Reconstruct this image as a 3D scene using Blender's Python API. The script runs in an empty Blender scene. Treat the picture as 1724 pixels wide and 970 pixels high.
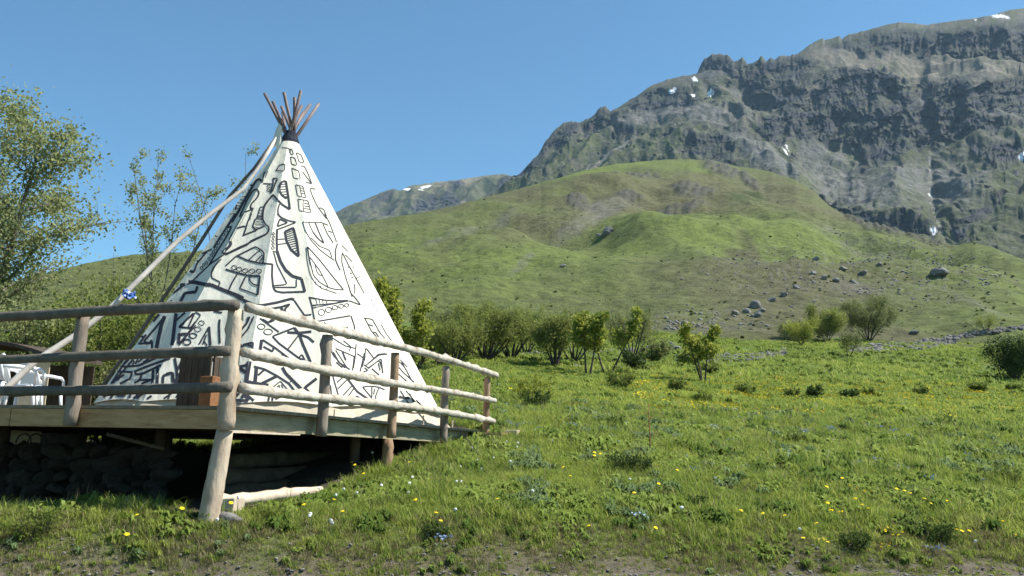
import bpy, bmesh, math, random
import numpy as np
from mathutils import Vector, Matrix
from mathutils.bvhtree import BVHTree

# ------------------------------------------------------------------ camera, sky, sun, exposure
SC = bpy.context.scene
COL = SC.collection
F_PX, PW, PH = 1454.0, 1724.0, 970.0          # focal length and frame of the photograph in pixels
PITCH, ROLL = math.radians(11.03), math.radians(1.38)
SUN_AZ, SUN_EL = math.radians(91), math.radians(52)   # azimuth clockwise from the view direction (+Y)

_r0, _u0, _f0 = Vector((1, 0, 0)), Vector((0, -math.sin(PITCH), math.cos(PITCH))), Vector((0, math.cos(PITCH), math.sin(PITCH)))
C_RIGHT = math.cos(ROLL) * _r0 + math.sin(ROLL) * _u0
C_UP = -math.sin(ROLL) * _r0 + math.cos(ROLL) * _u0
cam = bpy.data.cameras.new('camera')
cam.sensor_width = 36.0
cam.lens = 36.0 * F_PX / PW
cam.clip_start = 0.1
cam.clip_end = 20000
cam_o = bpy.data.objects.new('camera', cam)
COL.objects.link(cam_o)
cam_o.matrix_world = Matrix(((C_RIGHT.x, C_UP.x, -_f0.x, 0), (C_RIGHT.y, C_UP.y, -_f0.y, 0), (C_RIGHT.z, C_UP.z, -_f0.z, 0), (0, 0, 0, 1)))
SC.camera = cam_o

world = bpy.data.worlds.new('World')
SC.world = world
world.use_nodes = True
wn = world.node_tree
wn.nodes.clear()
sky = wn.nodes.new('ShaderNodeTexSky')
sky.sky_type = 'NISHITA'
sky.sun_disc = False
sky.sun_elevation = SUN_EL
sky.sun_rotation = SUN_AZ
sky.altitude = 1600
sky.air_density = 1.0
sky.dust_density = 0.3
sky.ozone_density = 0.7
bg = wn.nodes.new('ShaderNodeBackground')
bg.inputs['Strength'].default_value = 0.084
wo = wn.nodes.new('ShaderNodeOutputWorld')
wb = wn.nodes.new('ShaderNodeMix')            # one white balance for the whole sky
wb.data_type = 'RGBA'
wb.blend_type = 'MULTIPLY'
wb.inputs[0].default_value = 1.0
wb.inputs[7].default_value = (0.71, 1.08, 1.14, 1)
wn.links.new(sky.outputs[0], wb.inputs[6])
wn.links.new(wb.outputs[2], bg.inputs[0])
wn.links.new(bg.outputs[0], wo.inputs[0])

sun = bpy.data.lights.new('sun', 'SUN')
sun.energy = 5.0
sun.angle = math.radians(0.53)
sun.color = (1.0, 0.955, 0.88)
sun_o = bpy.data.objects.new('sun', sun)
COL.objects.link(sun_o)
SUN_DIR = Vector((math.sin(SUN_AZ) * math.cos(SUN_EL), math.cos(SUN_AZ) * math.cos(SUN_EL), math.sin(SUN_EL)))
sun_o.rotation_euler = SUN_DIR.to_track_quat('Z', 'Y').to_euler()

SC.view_settings.view_transform = 'Standard'
SC.view_settings.look = 'None'
SC.view_settings.exposure = 0.92
SC.view_settings.gamma = 1.0
SC.view_settings.use_curve_mapping = False
SC.render.engine = 'CYCLES'
SC.cycles.use_denoising = True
SC.cycles.max_bounces = 6
SC.cycles.transparent_max_bounces = 8
SC.cycles.volume_bounces = 0
SC.cycles.use_adaptive_sampling = True
SC.cycles.adaptive_threshold = 0.02

# ------------------------------------------------------------------ helpers
rng = np.random.default_rng(11)
random.seed(4)


def ray(px, py):
    """World direction of a pixel of the photograph, not normalised (forward component 1)."""
    return C_RIGHT * ((px - PW / 2) / F_PX) + C_UP * (-(py - PH / 2) / F_PX) + _f0


def at(px, py, depth):
    """Point on the ray of a pixel at a horizontal distance y = depth."""
    d = ray(px, py)
    return d * (depth / d.y)


def project(p):
    d = Vector(p)
    z = d.dot(_f0)
    return PW / 2 + F_PX * d.dot(C_RIGHT) / z, PH / 2 - F_PX * d.dot(C_UP) / z


def rays_np(PX, PY):
    a = (PX - PW / 2) / F_PX
    b = -(PY - PH / 2) / F_PX
    X = C_RIGHT.x * a + C_UP.x * b + _f0.x
    Y = C_RIGHT.y * a + C_UP.y * b + _f0.y
    Z = C_RIGHT.z * a + C_UP.z * b + _f0.z
    h = np.hypot(X, Y)
    return X / h, Y / h, Z / h


def _hash(ix, iy, seed):
    h = (ix.astype(np.int64) * 374761393 + iy.astype(np.int64) * 668265263 + seed * 1442695041) & 0xFFFFFFFF
    h = ((h ^ (h >> 13)) * 1274126177) & 0xFFFFFFFF
    h = h ^ (h >> 16)
    return h


_GX, _GY = np.cos(np.arange(4096) * (2 * math.pi / 4096)), np.sin(np.arange(4096) * (2 * math.pi / 4096))


def perlin(x, y, seed=0):
    x = np.asarray(x, float)
    y = np.asarray(y, float)
    x0, y0 = np.floor(x), np.floor(y)
    fx, fy = x - x0, y - y0
    u, v = fx * fx * fx * (fx * (fx * 6 - 15) + 10), fy * fy * fy * (fy * (fy * 6 - 15) + 10)

    def g(ix, iy, dx, dy):
        a = _hash(ix, iy, seed) & 4095
        return _GX[a] * dx + _GY[a] * dy
    n00 = g(x0, y0, fx, fy)
    n10 = g(x0 + 1, y0, fx - 1, fy)
    n01 = g(x0, y0 + 1, fx, fy - 1)
    n11 = g(x0 + 1, y0 + 1, fx - 1, fy - 1)
    return ((n00 * (1 - u) + n10 * u) * (1 - v) + (n01 * (1 - u) + n11 * u) * v) * 1.5


def fbm(x, y, octv=4, seed=0, gain=0.5, lac=2.03):
    s, a, t = 0.0, 1.0, 0.0
    for i in range(octv):
        s = s + a * perlin(x * lac ** i + 17.3 * i, y * lac ** i - 9.1 * i, seed + i * 7)
        t += a
        a *= gain
    return s / t


def ridged(x, y, octv=4, seed=0, gain=0.5, lac=2.07):
    s, a, t = 0.0, 1.0, 0.0
    for i in range(octv):
        n = 1.0 - np.abs(perlin(x * lac ** i + 31.7 * i, y * lac ** i + 12.9 * i, seed + i * 13)) * 2.0
        s = s + a * n
        t += a
        a *= gain
    return s / t


def sstep(a, b, x):
    t = np.clip((np.asarray(x, float) - a) / (b - a), 0, 1)
    return t * t * (3 - 2 * t)


def lerp3(a, b, t):
    t = np.asarray(t)[..., None]
    return np.asarray(a) * (1 - t) + np.asarray(b) * t


# ---- materials
MATS = {}


def mat(name, color=(0.5, 0.5, 0.5), rough=0.8, spec=0.3):
    m = bpy.data.materials.new(name)
    m.use_nodes = True
    b = m.node_tree.nodes['Principled BSDF']
    b.inputs['Base Color'].default_value = (*color, 1)
    b.inputs['Roughness'].default_value = rough
    b.inputs['Specular IOR Level'].default_value = spec
    MATS[name] = m
    return m


def nd(m, t, **kw):
    n = m.node_tree.nodes.new(t)
    for k, v in kw.items():
        setattr(n, k, v)
    return n


def lk(m, a, b):
    m.node_tree.links.new(a, b)


def ramp(m, stops, src):
    r = nd(m, 'ShaderNodeValToRGB')
    e = r.color_ramp.elements
    while len(e) < len(stops):
        e.new(0.5)
    for i, (p, c) in enumerate(stops):
        e[i].position = p
        e[i].color = (*c, 1)
    lk(m, src, r.inputs[0])
    return r


def noise_mat(name, stops, scale, rough=0.85, bump=0.3, bscale=None, stretch=(1, 1, 1), detail=6.0, coord='Object', spec=0.25, dist=0.02):
    """Principled material whose colour runs through STOPS by a noise, with a finer noise as relief."""
    m = mat(name, stops[0][1], rough, spec)
    b = m.node_tree.nodes['Principled BSDF']
    tc = nd(m, 'ShaderNodeTexCoord')
    mp = nd(m, 'ShaderNodeMapping')
    mp.inputs['Scale'].default_value = stretch
    lk(m, tc.outputs[coord], mp.inputs[0])
    n = nd(m, 'ShaderNodeTexNoise')
    n.inputs['Scale'].default_value = scale
    n.inputs['Detail'].default_value = detail
    n.inputs['Roughness'].default_value = 0.65
    lk(m, mp.outputs[0], n.inputs['Vector'])
    r = ramp(m, stops, n.outputs['Fac'])
    lk(m, r.outputs[0], b.inputs['Base Color'])
    if bump:
        n2 = nd(m, 'ShaderNodeTexNoise')
        n2.inputs['Scale'].default_value = bscale or scale * 3
        n2.inputs['Detail'].default_value = 8
        lk(m, mp.outputs[0], n2.inputs['Vector'])
        bp = nd(m, 'ShaderNodeBump')
        bp.inputs['Strength'].default_value = bump
        bp.inputs['Distance'].default_value = dist
        lk(m, n2.outputs['Fac'], bp.inputs['Height'])
        lk(m, bp.outputs[0], b.inputs['Normal'])
    return m


def leaf_mat(name, stops, trans=0.35, rough=0.6):
    m = bpy.data.materials.new(name)
    m.use_nodes = True
    nt = m.node_tree
    nt.nodes.clear()
    g = nd(m, 'ShaderNodeNewGeometry')
    oi = nd(m, 'ShaderNodeObjectInfo')
    ad = nd(m, 'ShaderNodeMath', operation='ADD')
    lk(m, g.outputs['Random Per Island'], ad.inputs[0])
    lk(m, oi.outputs['Random'], ad.inputs[1])
    fr = nd(m, 'ShaderNodeMath', operation='FRACT')
    lk(m, ad.outputs[0], fr.inputs[0])
    r = ramp(m, stops, fr.outputs[0])
    d = nd(m, 'ShaderNodeBsdfPrincipled')
    d.inputs['Roughness'].default_value = rough
    d.inputs['Specular IOR Level'].default_value = 0.1
    t = nd(m, 'ShaderNodeBsdfTranslucent')
    mx = nd(m, 'ShaderNodeMixShader')
    mx.inputs[0].default_value = trans
    o = nd(m, 'ShaderNodeOutputMaterial')
    lk(m, r.outputs[0], d.inputs['Base Color'])
    lk(m, r.outputs[0], t.inputs['Color'])
    lk(m, d.outputs[0], mx.inputs[1])
    lk(m, t.outputs[0], mx.inputs[2])
    lk(m, mx.outputs[0], o.inputs['Surface'])
    MATS[name] = m
    return m


# ---- objects
def tag(o, label=None, cat=None, group=None, kind=None):
    if label:
        o['label'] = label
    if cat:
        o['category'] = cat
    if group:
        o['group'] = group
    if kind:
        o['kind'] = kind
    return o


def empty(name, loc, label, cat, group=None, rz=0.0):
    o = bpy.data.objects.new(name, None)
    o.empty_display_size = 0.2
    o.location = loc
    o.rotation_euler = (0, 0, rz)
    COL.objects.link(o)
    return tag(o, label, cat, group)


def link(name, me, m=None, parent=None, world_space=True, smooth=False):
    o = bpy.data.objects.new(name, me)
    COL.objects.link(o)
    if m is not None and len(me.materials) == 0:
        me.materials.append(MATS[m] if isinstance(m, str) else m)
    if smooth:
        me.shade_smooth()
    if parent is not None:
        o.parent = parent
        if world_space:          # vertices were given in world coordinates
            o.matrix_parent_inverse = (Matrix.Translation(parent.location) @ parent.rotation_euler.to_matrix().to_4x4()).inverted()
    return o


def mesh(name, verts, faces, smooth=False):
    me = bpy.data.meshes.new(name)
    me.from_pydata([tuple(v) for v in verts], [], faces)
    me.update()
    if smooth:
        me.shade_smooth()
    return me


def mesh_np(name, verts, faces, smooth=False, n=4):
    """Mesh from numpy arrays of vertices and equal-sided faces."""
    me = bpy.data.meshes.new(name)
    verts = np.ascontiguousarray(verts, dtype=np.float32)
    faces = np.ascontiguousarray(faces, dtype=np.int32)
    me.vertices.add(len(verts))
    me.vertices.foreach_set('co', verts.ravel())
    me.loops.add(faces.size)
    me.loops.foreach_set('vertex_index', faces.ravel())
    me.polygons.add(len(faces))
    me.polygons.foreach_set('loop_start', np.arange(0, faces.size, n, dtype=np.int32))
    me.polygons.foreach_set('loop_total', np.full(len(faces), n, dtype=np.int32))
    me.update(calc_edges=True)
    if smooth:
        me.shade_smooth()
    return me


class MB:
    """Collects boxes, tubes and loose faces; build() links them as one mesh object."""

    def __init__(self):
        self.v, self.f = [], []

    def box(self, c, ax, ay, az, sx, sy, sz, jit=0.0):
        c, ax, ay, az = Vector(c), Vector(ax).normalized(), Vector(ay).normalized(), Vector(az).normalized()
        b = len(self.v)
        for k in (-1, 1):
            for j in (-1, 1):
                for i in (-1, 1):
                    p = c + ax * (i * sx / 2) + ay * (j * sy / 2) + az * (k * sz / 2)
                    if jit:
                        p += Vector((random.uniform(-jit, jit), random.uniform(-jit, jit), random.uniform(-jit, jit)))
                    self.v.append(p)
        for q in ((0, 2, 3, 1), (4, 5, 7, 6), (0, 1, 5, 4), (2, 6, 7, 3), (0, 4, 6, 2), (1, 3, 7, 5)):
            self.f.append(tuple(b + i for i in q))
        return self

    def tube(self, pts, radii, sides=8, cap=True, wob=0.0):
        pts = [Vector(p) for p in pts]
        n = len(pts)
        if not hasattr(radii, '__len__'):
            radii = [radii] * n
        b = len(self.v)
        up = Vector((0.31, 0.17, 0.93))
        for i, p in enumerate(pts):
            t = (pts[min(i + 1, n - 1)] - pts[max(i - 1, 0)]).normalized()
            a = t.cross(up)
            if a.length < 1e-3:
                a = t.cross(Vector((1, 0, 0)))
            a.normalize()
            c = t.cross(a)
            for s in range(sides):
                an = 2 * math.pi * s / sides
                r = radii[i] * (1 + (random.uniform(-wob, wob) if wob else 0))
                self.v.append(p + a * (math.cos(an) * r) + c * (math.sin(an) * r))
        for i in range(n - 1):
            for s in range(sides):
                s2 = (s + 1) % sides
                self.f.append((b + i * sides + s, b + i * sides + s2, b + (i + 1) * sides + s2, b + (i + 1) * sides + s))
        if cap:
            self.f.append(tuple(b + s for s in reversed(range(sides))))
            self.f.append(tuple(b + (n - 1) * sides + s for s in range(sides)))
        return self

    def build(self, name, m, parent=None, smooth=False, bevel=0.0):
        me = mesh(name, self.v, self.f, smooth)
        o = link(name, me, m, parent)
        if bevel:
            md = o.modifiers.new('bevel', 'BEVEL')
            md.width = bevel
            md.segments = 2
            md.limit_method = 'ANGLE'
        return o


def log_mesh(mb, a, b, r0, r1, sides=10, seg=10, wob=0.05, bend=0.02, sag=0.0, knots=0):
    """A peeled round log from a to b: slightly bent, uneven, with a few knots."""
    a, b = Vector(a), Vector(b)
    d = (b - a)
    L = d.length
    t = d.normalized()
    s1 = t.cross(Vector((0.2, 0.1, 1))).normalized()
    s2 = t.cross(s1)
    ph1, ph2 = random.uniform(0, 6.3), random.uniform(0, 6.3)
    pts, rad = [], []
    for i in range(seg + 1):
        u = i / seg
        p = a + d * u + s1 * (bend * math.sin(u * 4.1 + ph1) * L * 0.25) + s2 * (bend * math.sin(u * 5.3 + ph2) * L * 0.25)
        p.z -= sag * math.sin(u * math.pi)
        pts.append(p)
        rad.append((r0 + (r1 - r0) * u) * (1 + random.uniform(-wob, wob)))
    # keep the ends where they were asked for
    e0, e1 = pts[0] - a, pts[-1] - b
    pts = [p - e0 * (1 - i / seg) - e1 * (i / seg) for i, p in enumerate(pts)]
    base = len(mb.v)
    mb.tube(pts, rad, sides, True, wob * 0.8)
    for _ in range(knots):
        i = base + random.randrange(sides, sides * seg)
        k = (i - base) // sides
        mb.v[i] = mb.v[i] + (mb.v[i] - pts[k]) * random.uniform(0.2, 0.45)
    return mb

# ------------------------------------------------------------------ ground
def road_edge(x):
    return 9.18 + 0.22 * np.clip(x, -14, 30)


def ground_z(x, y, detail=True):
    """Height of the meadow (camera eye = 0)."""
    x = np.asarray(x, float)
    y = np.asarray(y, float)
    s = y - road_edge(x)
    sp = np.maximum(s, 0)
    z = -1.2 + 0.46 * (1 - np.exp(-sp / 0.8)) + 0.15 * sp + 0.055 * np.maximum(y - 55, 0)
    z = z - 1.1 * sstep(-1.2, -7.6, x) * sstep(0.3, 4.2, sp)
    z = z + 0.15 * np.exp(-((x + 3.7) / 1.6) ** 2 - ((y - 9.1) / 0.6) ** 2) * sstep(-0.2, 0.5, s)
    z = z - 0.24 * np.exp(-((x + 1.5 - 0.35 * (y - 12.3)) / 1.5) ** 2 - ((y - 12.3) / 1.9) ** 2)
    z = z + 0.03 * np.minimum(s, 0) * 0.3
    if detail:
        w = sstep(0.0, 1.5, s)
        z = z + w * (0.10 * fbm(x / 4.0, y / 4.0, 3, 3) + 0.35 * fbm(x / 19.0, y / 19.0, 3, 5) * sstep(14, 40, y))
        z = z + (1 - w) * 0.012 * fbm(x * 3, y * 3, 3, 8)
    return z


def gz(x, y):
    return float(ground_z(np.array([x]), np.array([y]))[0])


def grid_faces(nx, ny):
    i, j = np.meshgrid(np.arange(nx - 1), np.arange(ny - 1), indexing='ij')
    a = (i * ny + j).ravel()
    return np.stack([a, a + ny, a + ny + 1, a + 1], 1)


def colour_attr(me, cols, name='Col'):
    at_ = me.color_attributes.new(name, 'FLOAT_COLOR', 'POINT')
    c = np.ones((len(cols), 4), np.float32)
    c[:, :3] = np.clip(cols, 0, 1)
    at_.data.foreach_set('color', c.ravel())


def attr_mat(name, nscale, amount, bump, dist, bscale, rough=0.9, coord='Object'):
    """Terrain material: base colour from the mesh's own colour attribute, broken up by noise."""
    m = mat(name, (0.2, 0.2, 0.2), rough, 0.15)
    b = m.node_tree.nodes['Principled BSDF']
    at_ = nd(m, 'ShaderNodeAttribute', attribute_name='Col')
    tc = nd(m, 'ShaderNodeTexCoord')
    n = nd(m, 'ShaderNodeTexNoise')
    n.inputs['Scale'].default_value = nscale
    n.inputs['Detail'].default_value = 8
    n.inputs['Roughness'].default_value = 0.7
    lk(m, tc.outputs[coord], n.inputs['Vector'])
    mr = nd(m, 'ShaderNodeMapRange')
    mr.inputs['From Min'].default_value = 0.3
    mr.inputs['From Max'].default_value = 0.7
    mr.inputs['To Min'].default_value = 1 - amount
    mr.inputs['To Max'].default_value = 1 + amount
    lk(m, n.outputs['Fac'], mr.inputs['Value'])
    mul = nd(m, 'ShaderNodeVectorMath', operation='SCALE')
    lk(m, at_.outputs['Color'], mul.inputs[0])
    lk(m, mr.outputs[0], mul.inputs['Scale'])
    lk(m, mul.outputs[0], b.inputs['Base Color'])
    n2 = nd(m, 'ShaderNodeTexNoise')
    n2.inputs['Scale'].default_value = bscale
    n2.inputs['Detail'].default_value = 10
    n2.inputs['Roughness'].default_value = 0.7
    lk(m, tc.outputs[coord], n2.inputs['Vector'])
    bp = nd(m, 'ShaderNodeBump')
    bp.inputs['Strength'].default_value = bump
    bp.inputs['Distance'].default_value = dist
    lk(m, n2.outputs['Fac'], bp.inputs['Height'])
    lk(m, bp.outputs[0], b.inputs['Normal'])
    return m


attr_mat('meadow_soil', 6.0, 0.35, 0.7, 0.05, 14.0)
attr_mat('hill_grass', 0.5, 0.45, 1.0, 0.7, 0.8)
attr_mat('mountain_rock', 0.16, 0.35, 1.0, 2.5, 0.22)
attr_mat('far_rock', 0.08, 0.3, 0.9, 3.0, 0.12)

MEADOW_G = np.array((0.085, 0.125, 0.026))
MEADOW_D = np.array((0.13, 0.125, 0.06))
SOIL = np.array((0.12, 0.10, 0.08))


def build_ground():
    nu, nv = 420, 460
    u = np.linspace(-1, 1, nu)
    x = np.sinh(u * 3.6) / math.sinh(3.6) * 150
    v = np.linspace(0, 1, nv)
    y = -40 + 0 * v
    # rows: coarse behind the lens, 5 cm near the road edge, coarser with distance
    y = np.concatenate([np.linspace(-60, 5.5, 24), 5.6 + np.cumsum(np.geomspace(0.05, 1.1, nv - 24))])
    y = y * 1.0
    y[24:] = 5.6 + (y[24:] - 5.6) * (112.0 / (y[-1] - 5.6))
    X, Y = np.meshgrid(x, y, indexing='ij')
    Z = ground_z(X, Y)
    V = np.stack([X, Y, Z], -1).reshape(-1, 3)
    me = mesh_np('ground', V, grid_faces(nu, len(y)), True)
    s = (Y - road_edge(X)).ravel()
    xf, yf = X.ravel(), Y.ravel()
    g = fbm(xf / 3.0, yf / 3.0, 4, 21)
    c = lerp3(MEADOW_G, MEADOW_D, sstep(0.05, 0.5, g) * 0.7)
    edge = sstep(1.3, -0.1, s + 0.9 * fbm(xf * 1.1, yf * 1.1, 3, 33))
    c = lerp3(c, SOIL * 0 + np.array((0.105, 0.088, 0.055)), edge * 0.9)
    c = lerp3(c, np.array((0.12, 0.10, 0.082)), sstep(0.35, -0.15, s + 0.3 * fbm(xf * 2, yf * 2, 3, 9)))
    # bare earth under the platform, its colour darkened to deepen the shade
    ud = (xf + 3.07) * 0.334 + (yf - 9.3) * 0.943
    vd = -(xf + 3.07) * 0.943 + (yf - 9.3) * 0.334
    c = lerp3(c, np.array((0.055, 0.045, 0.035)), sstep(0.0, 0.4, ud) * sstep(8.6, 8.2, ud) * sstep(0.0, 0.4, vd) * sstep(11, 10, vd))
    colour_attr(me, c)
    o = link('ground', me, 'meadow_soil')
    tag(o, kind='structure')
    return o


ground_o = build_ground()

# the gravel track along the bottom of the picture, a thin sheet on the ground
noise_mat('gravel', [(0.25, (0.06, 0.052, 0.046)), (0.5, (0.12, 0.108, 0.098)), (0.75, (0.24, 0.225, 0.21))], 22, 0.95, 0.9, 60, detail=10, dist=0.02)


def build_road():
    nx, ny = 240, 40
    xs = np.linspace(-16, 26, nx)
    e = road_edge(xs) - 0.15 + 0.35 * fbm(xs * 0.9, xs * 0 + 3.3, 3, 61)
    t = np.linspace(0, 1, ny)
    Y = 2.2 + (e - 2.2)[:, None] * t[None, :]
    X = np.repeat(xs[:, None], ny, 1)
    Z = ground_z(X, Y) + 0.016 + 0.010 * perlin(X * 5, Y * 5, 4) - 0.02 * (t[None, :] > 0.99)
    o = link('gravel_road', mesh_np('gravel_road', np.stack([X, Y, Z], -1).reshape(-1, 3), grid_faces(nx, ny), True), 'gravel')
    return tag(o, kind='structure')


build_road()


# ------------------------------------------------------------------ hills and mountain
def curve(pts):
    xs, ys = zip(*pts)
    return lambda x: np.interp(x, xs, ys)


def blob(PX, PY, x, y, rx, ry, ang=0.0, soft=0.5):
    """Soft ellipse mask: 1 inside, falling to 0."""
    ca, sa = math.cos(math.radians(ang)), math.sin(math.radians(ang))
    dx, dy = PX - x, PY - y
    q = np.sqrt(((dx * ca + dy * sa) / rx) ** 2 + ((-dx * sa + dy * ca) / ry) ** 2)
    return sstep(1 + soft, 1 - soft, q)


def poly_mask(PX, PY, pts, soft=6.0):
    """1 inside a polygon, falling to 0 over SOFT units outside."""
    pts = np.array(pts, float)
    inside = np.zeros(PX.shape, bool)
    dist = np.full(PX.shape, 1e9)
    n = len(pts)
    for i in range(n):
        x1, y1 = pts[i]
        x2, y2 = pts[(i + 1) % n]
        cond = ((y1 > PY) != (y2 > PY)) & (PX < (x2 - x1) * (PY - y1) / (y2 - y1 + 1e-9) + x1)
        inside ^= cond
        vx, vy = x2 - x1, y2 - y1
        t = np.clip(((PX - x1) * vx + (PY - y1) * vy) / (vx * vx + vy * vy + 1e-9), 0, 1)
        dist = np.minimum(dist, np.hypot(PX - x1 - t * vx, PY - y1 - t * vy))
    sd = np.where(inside, dist, -dist)
    return sstep(-soft, soft, sd)


def blur(A, w, axis):
    """Three box blurs of half-width W along an axis, edges repeated."""
    for _ in range(3):
        pad = [(0, 0), (0, 0)]
        pad[axis] = (w + 1, w)
        P = np.cumsum(np.pad(A, pad, mode='edge'), axis=axis)
        n = A.shape[axis]
        A = (np.take(P, np.arange(2 * w + 1, 2 * w + 1 + n), axis) - np.take(P, np.arange(0, n), axis)) / (2 * w + 1)
    return A


def sheet(PX, PY, k, r0, wide, fine=0, keep=0.0):
    """Terrain sheet: rows climb with slope, so r grows by d(tan e)/k along a column; the columns are evened out
    sideways over WIDE columns, with KEEP of the steps that are narrower than that (over FINE columns)."""
    hx, hy, te = rays_np(PX, PY)
    dte = np.diff(te, axis=1)
    lr = np.concatenate([np.zeros((PX.shape[0], 1)), np.cumsum(dte / (0.5 * (k[:, 1:] + k[:, :-1])), axis=1)], 1)
    base = blur(lr, wide, 0)
    if keep:
        s = blur(lr, fine, 0) if fine else lr
        base = base + keep * (s - blur(s, max(2, PX.shape[1] // 14), 1))
    r = r0[:, None] * np.exp(base)
    return hx, hy, te, r


def finish_sheet(name, X, Y, Z, cols, material, back_drop, back_n=8, back_step=0.02):
    nx, ny = X.shape
    bx, by, bz = [X], [Y], [Z]
    for m in range(1, back_n + 1):
        bx.append(X[:, -1:] * (1 + back_step * m))
        by.append(Y[:, -1:] * (1 + back_step * m))
        bz.append(Z[:, -1:] - back_drop * m * m / back_n)
    X, Y, Z = np.concatenate(bx, 1), np.concatenate(by, 1), np.concatenate(bz, 1)
    cols = np.concatenate([cols] + [cols[:, -1:]] * back_n, 1)
    V = np.stack([X, Y, Z], -1).reshape(-1, 3)
    me = mesh_np(name, V, grid_faces(nx, ny + back_n), True)
    colour_attr(me, cols.reshape(-1, 3))
    o = link(name, me, material)
    return tag(o, kind='structure')


def slope_of(X, Y, Z):
    """Steepness of the finished sheet, 0 flat .. 1 vertical."""
    P = np.stack([X, Y, Z], -1)
    n = np.cross(np.gradient(P, axis=0), np.gradient(P, axis=1))
    n /= np.linalg.norm(n, axis=-1, keepdims=True) + 1e-9
    return 1 - np.abs(n[..., 2])


HILL_TOP = curve([(-320, 520), (-120, 498), (0, 478), (60, 465), (150, 442), (220, 429), (330, 423), (450, 405), (560, 384), (620, 372), (700, 360), (760, 348), (820, 332), (880, 316), (920, 305), (960, 294), (1000, 283),
                  (1040, 276), (1100, 270), (1160, 268), (1200, 272), (1250, 281), (1300, 290), (1340, 304), (1370, 322), (1395, 345), (1420, 362), (1450, 374), (1490, 384), (1530, 396), (1570, 408), (1600, 414), (1640, 409), (1680, 420), (1724, 438), (1800, 452), (2060, 470)])


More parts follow.
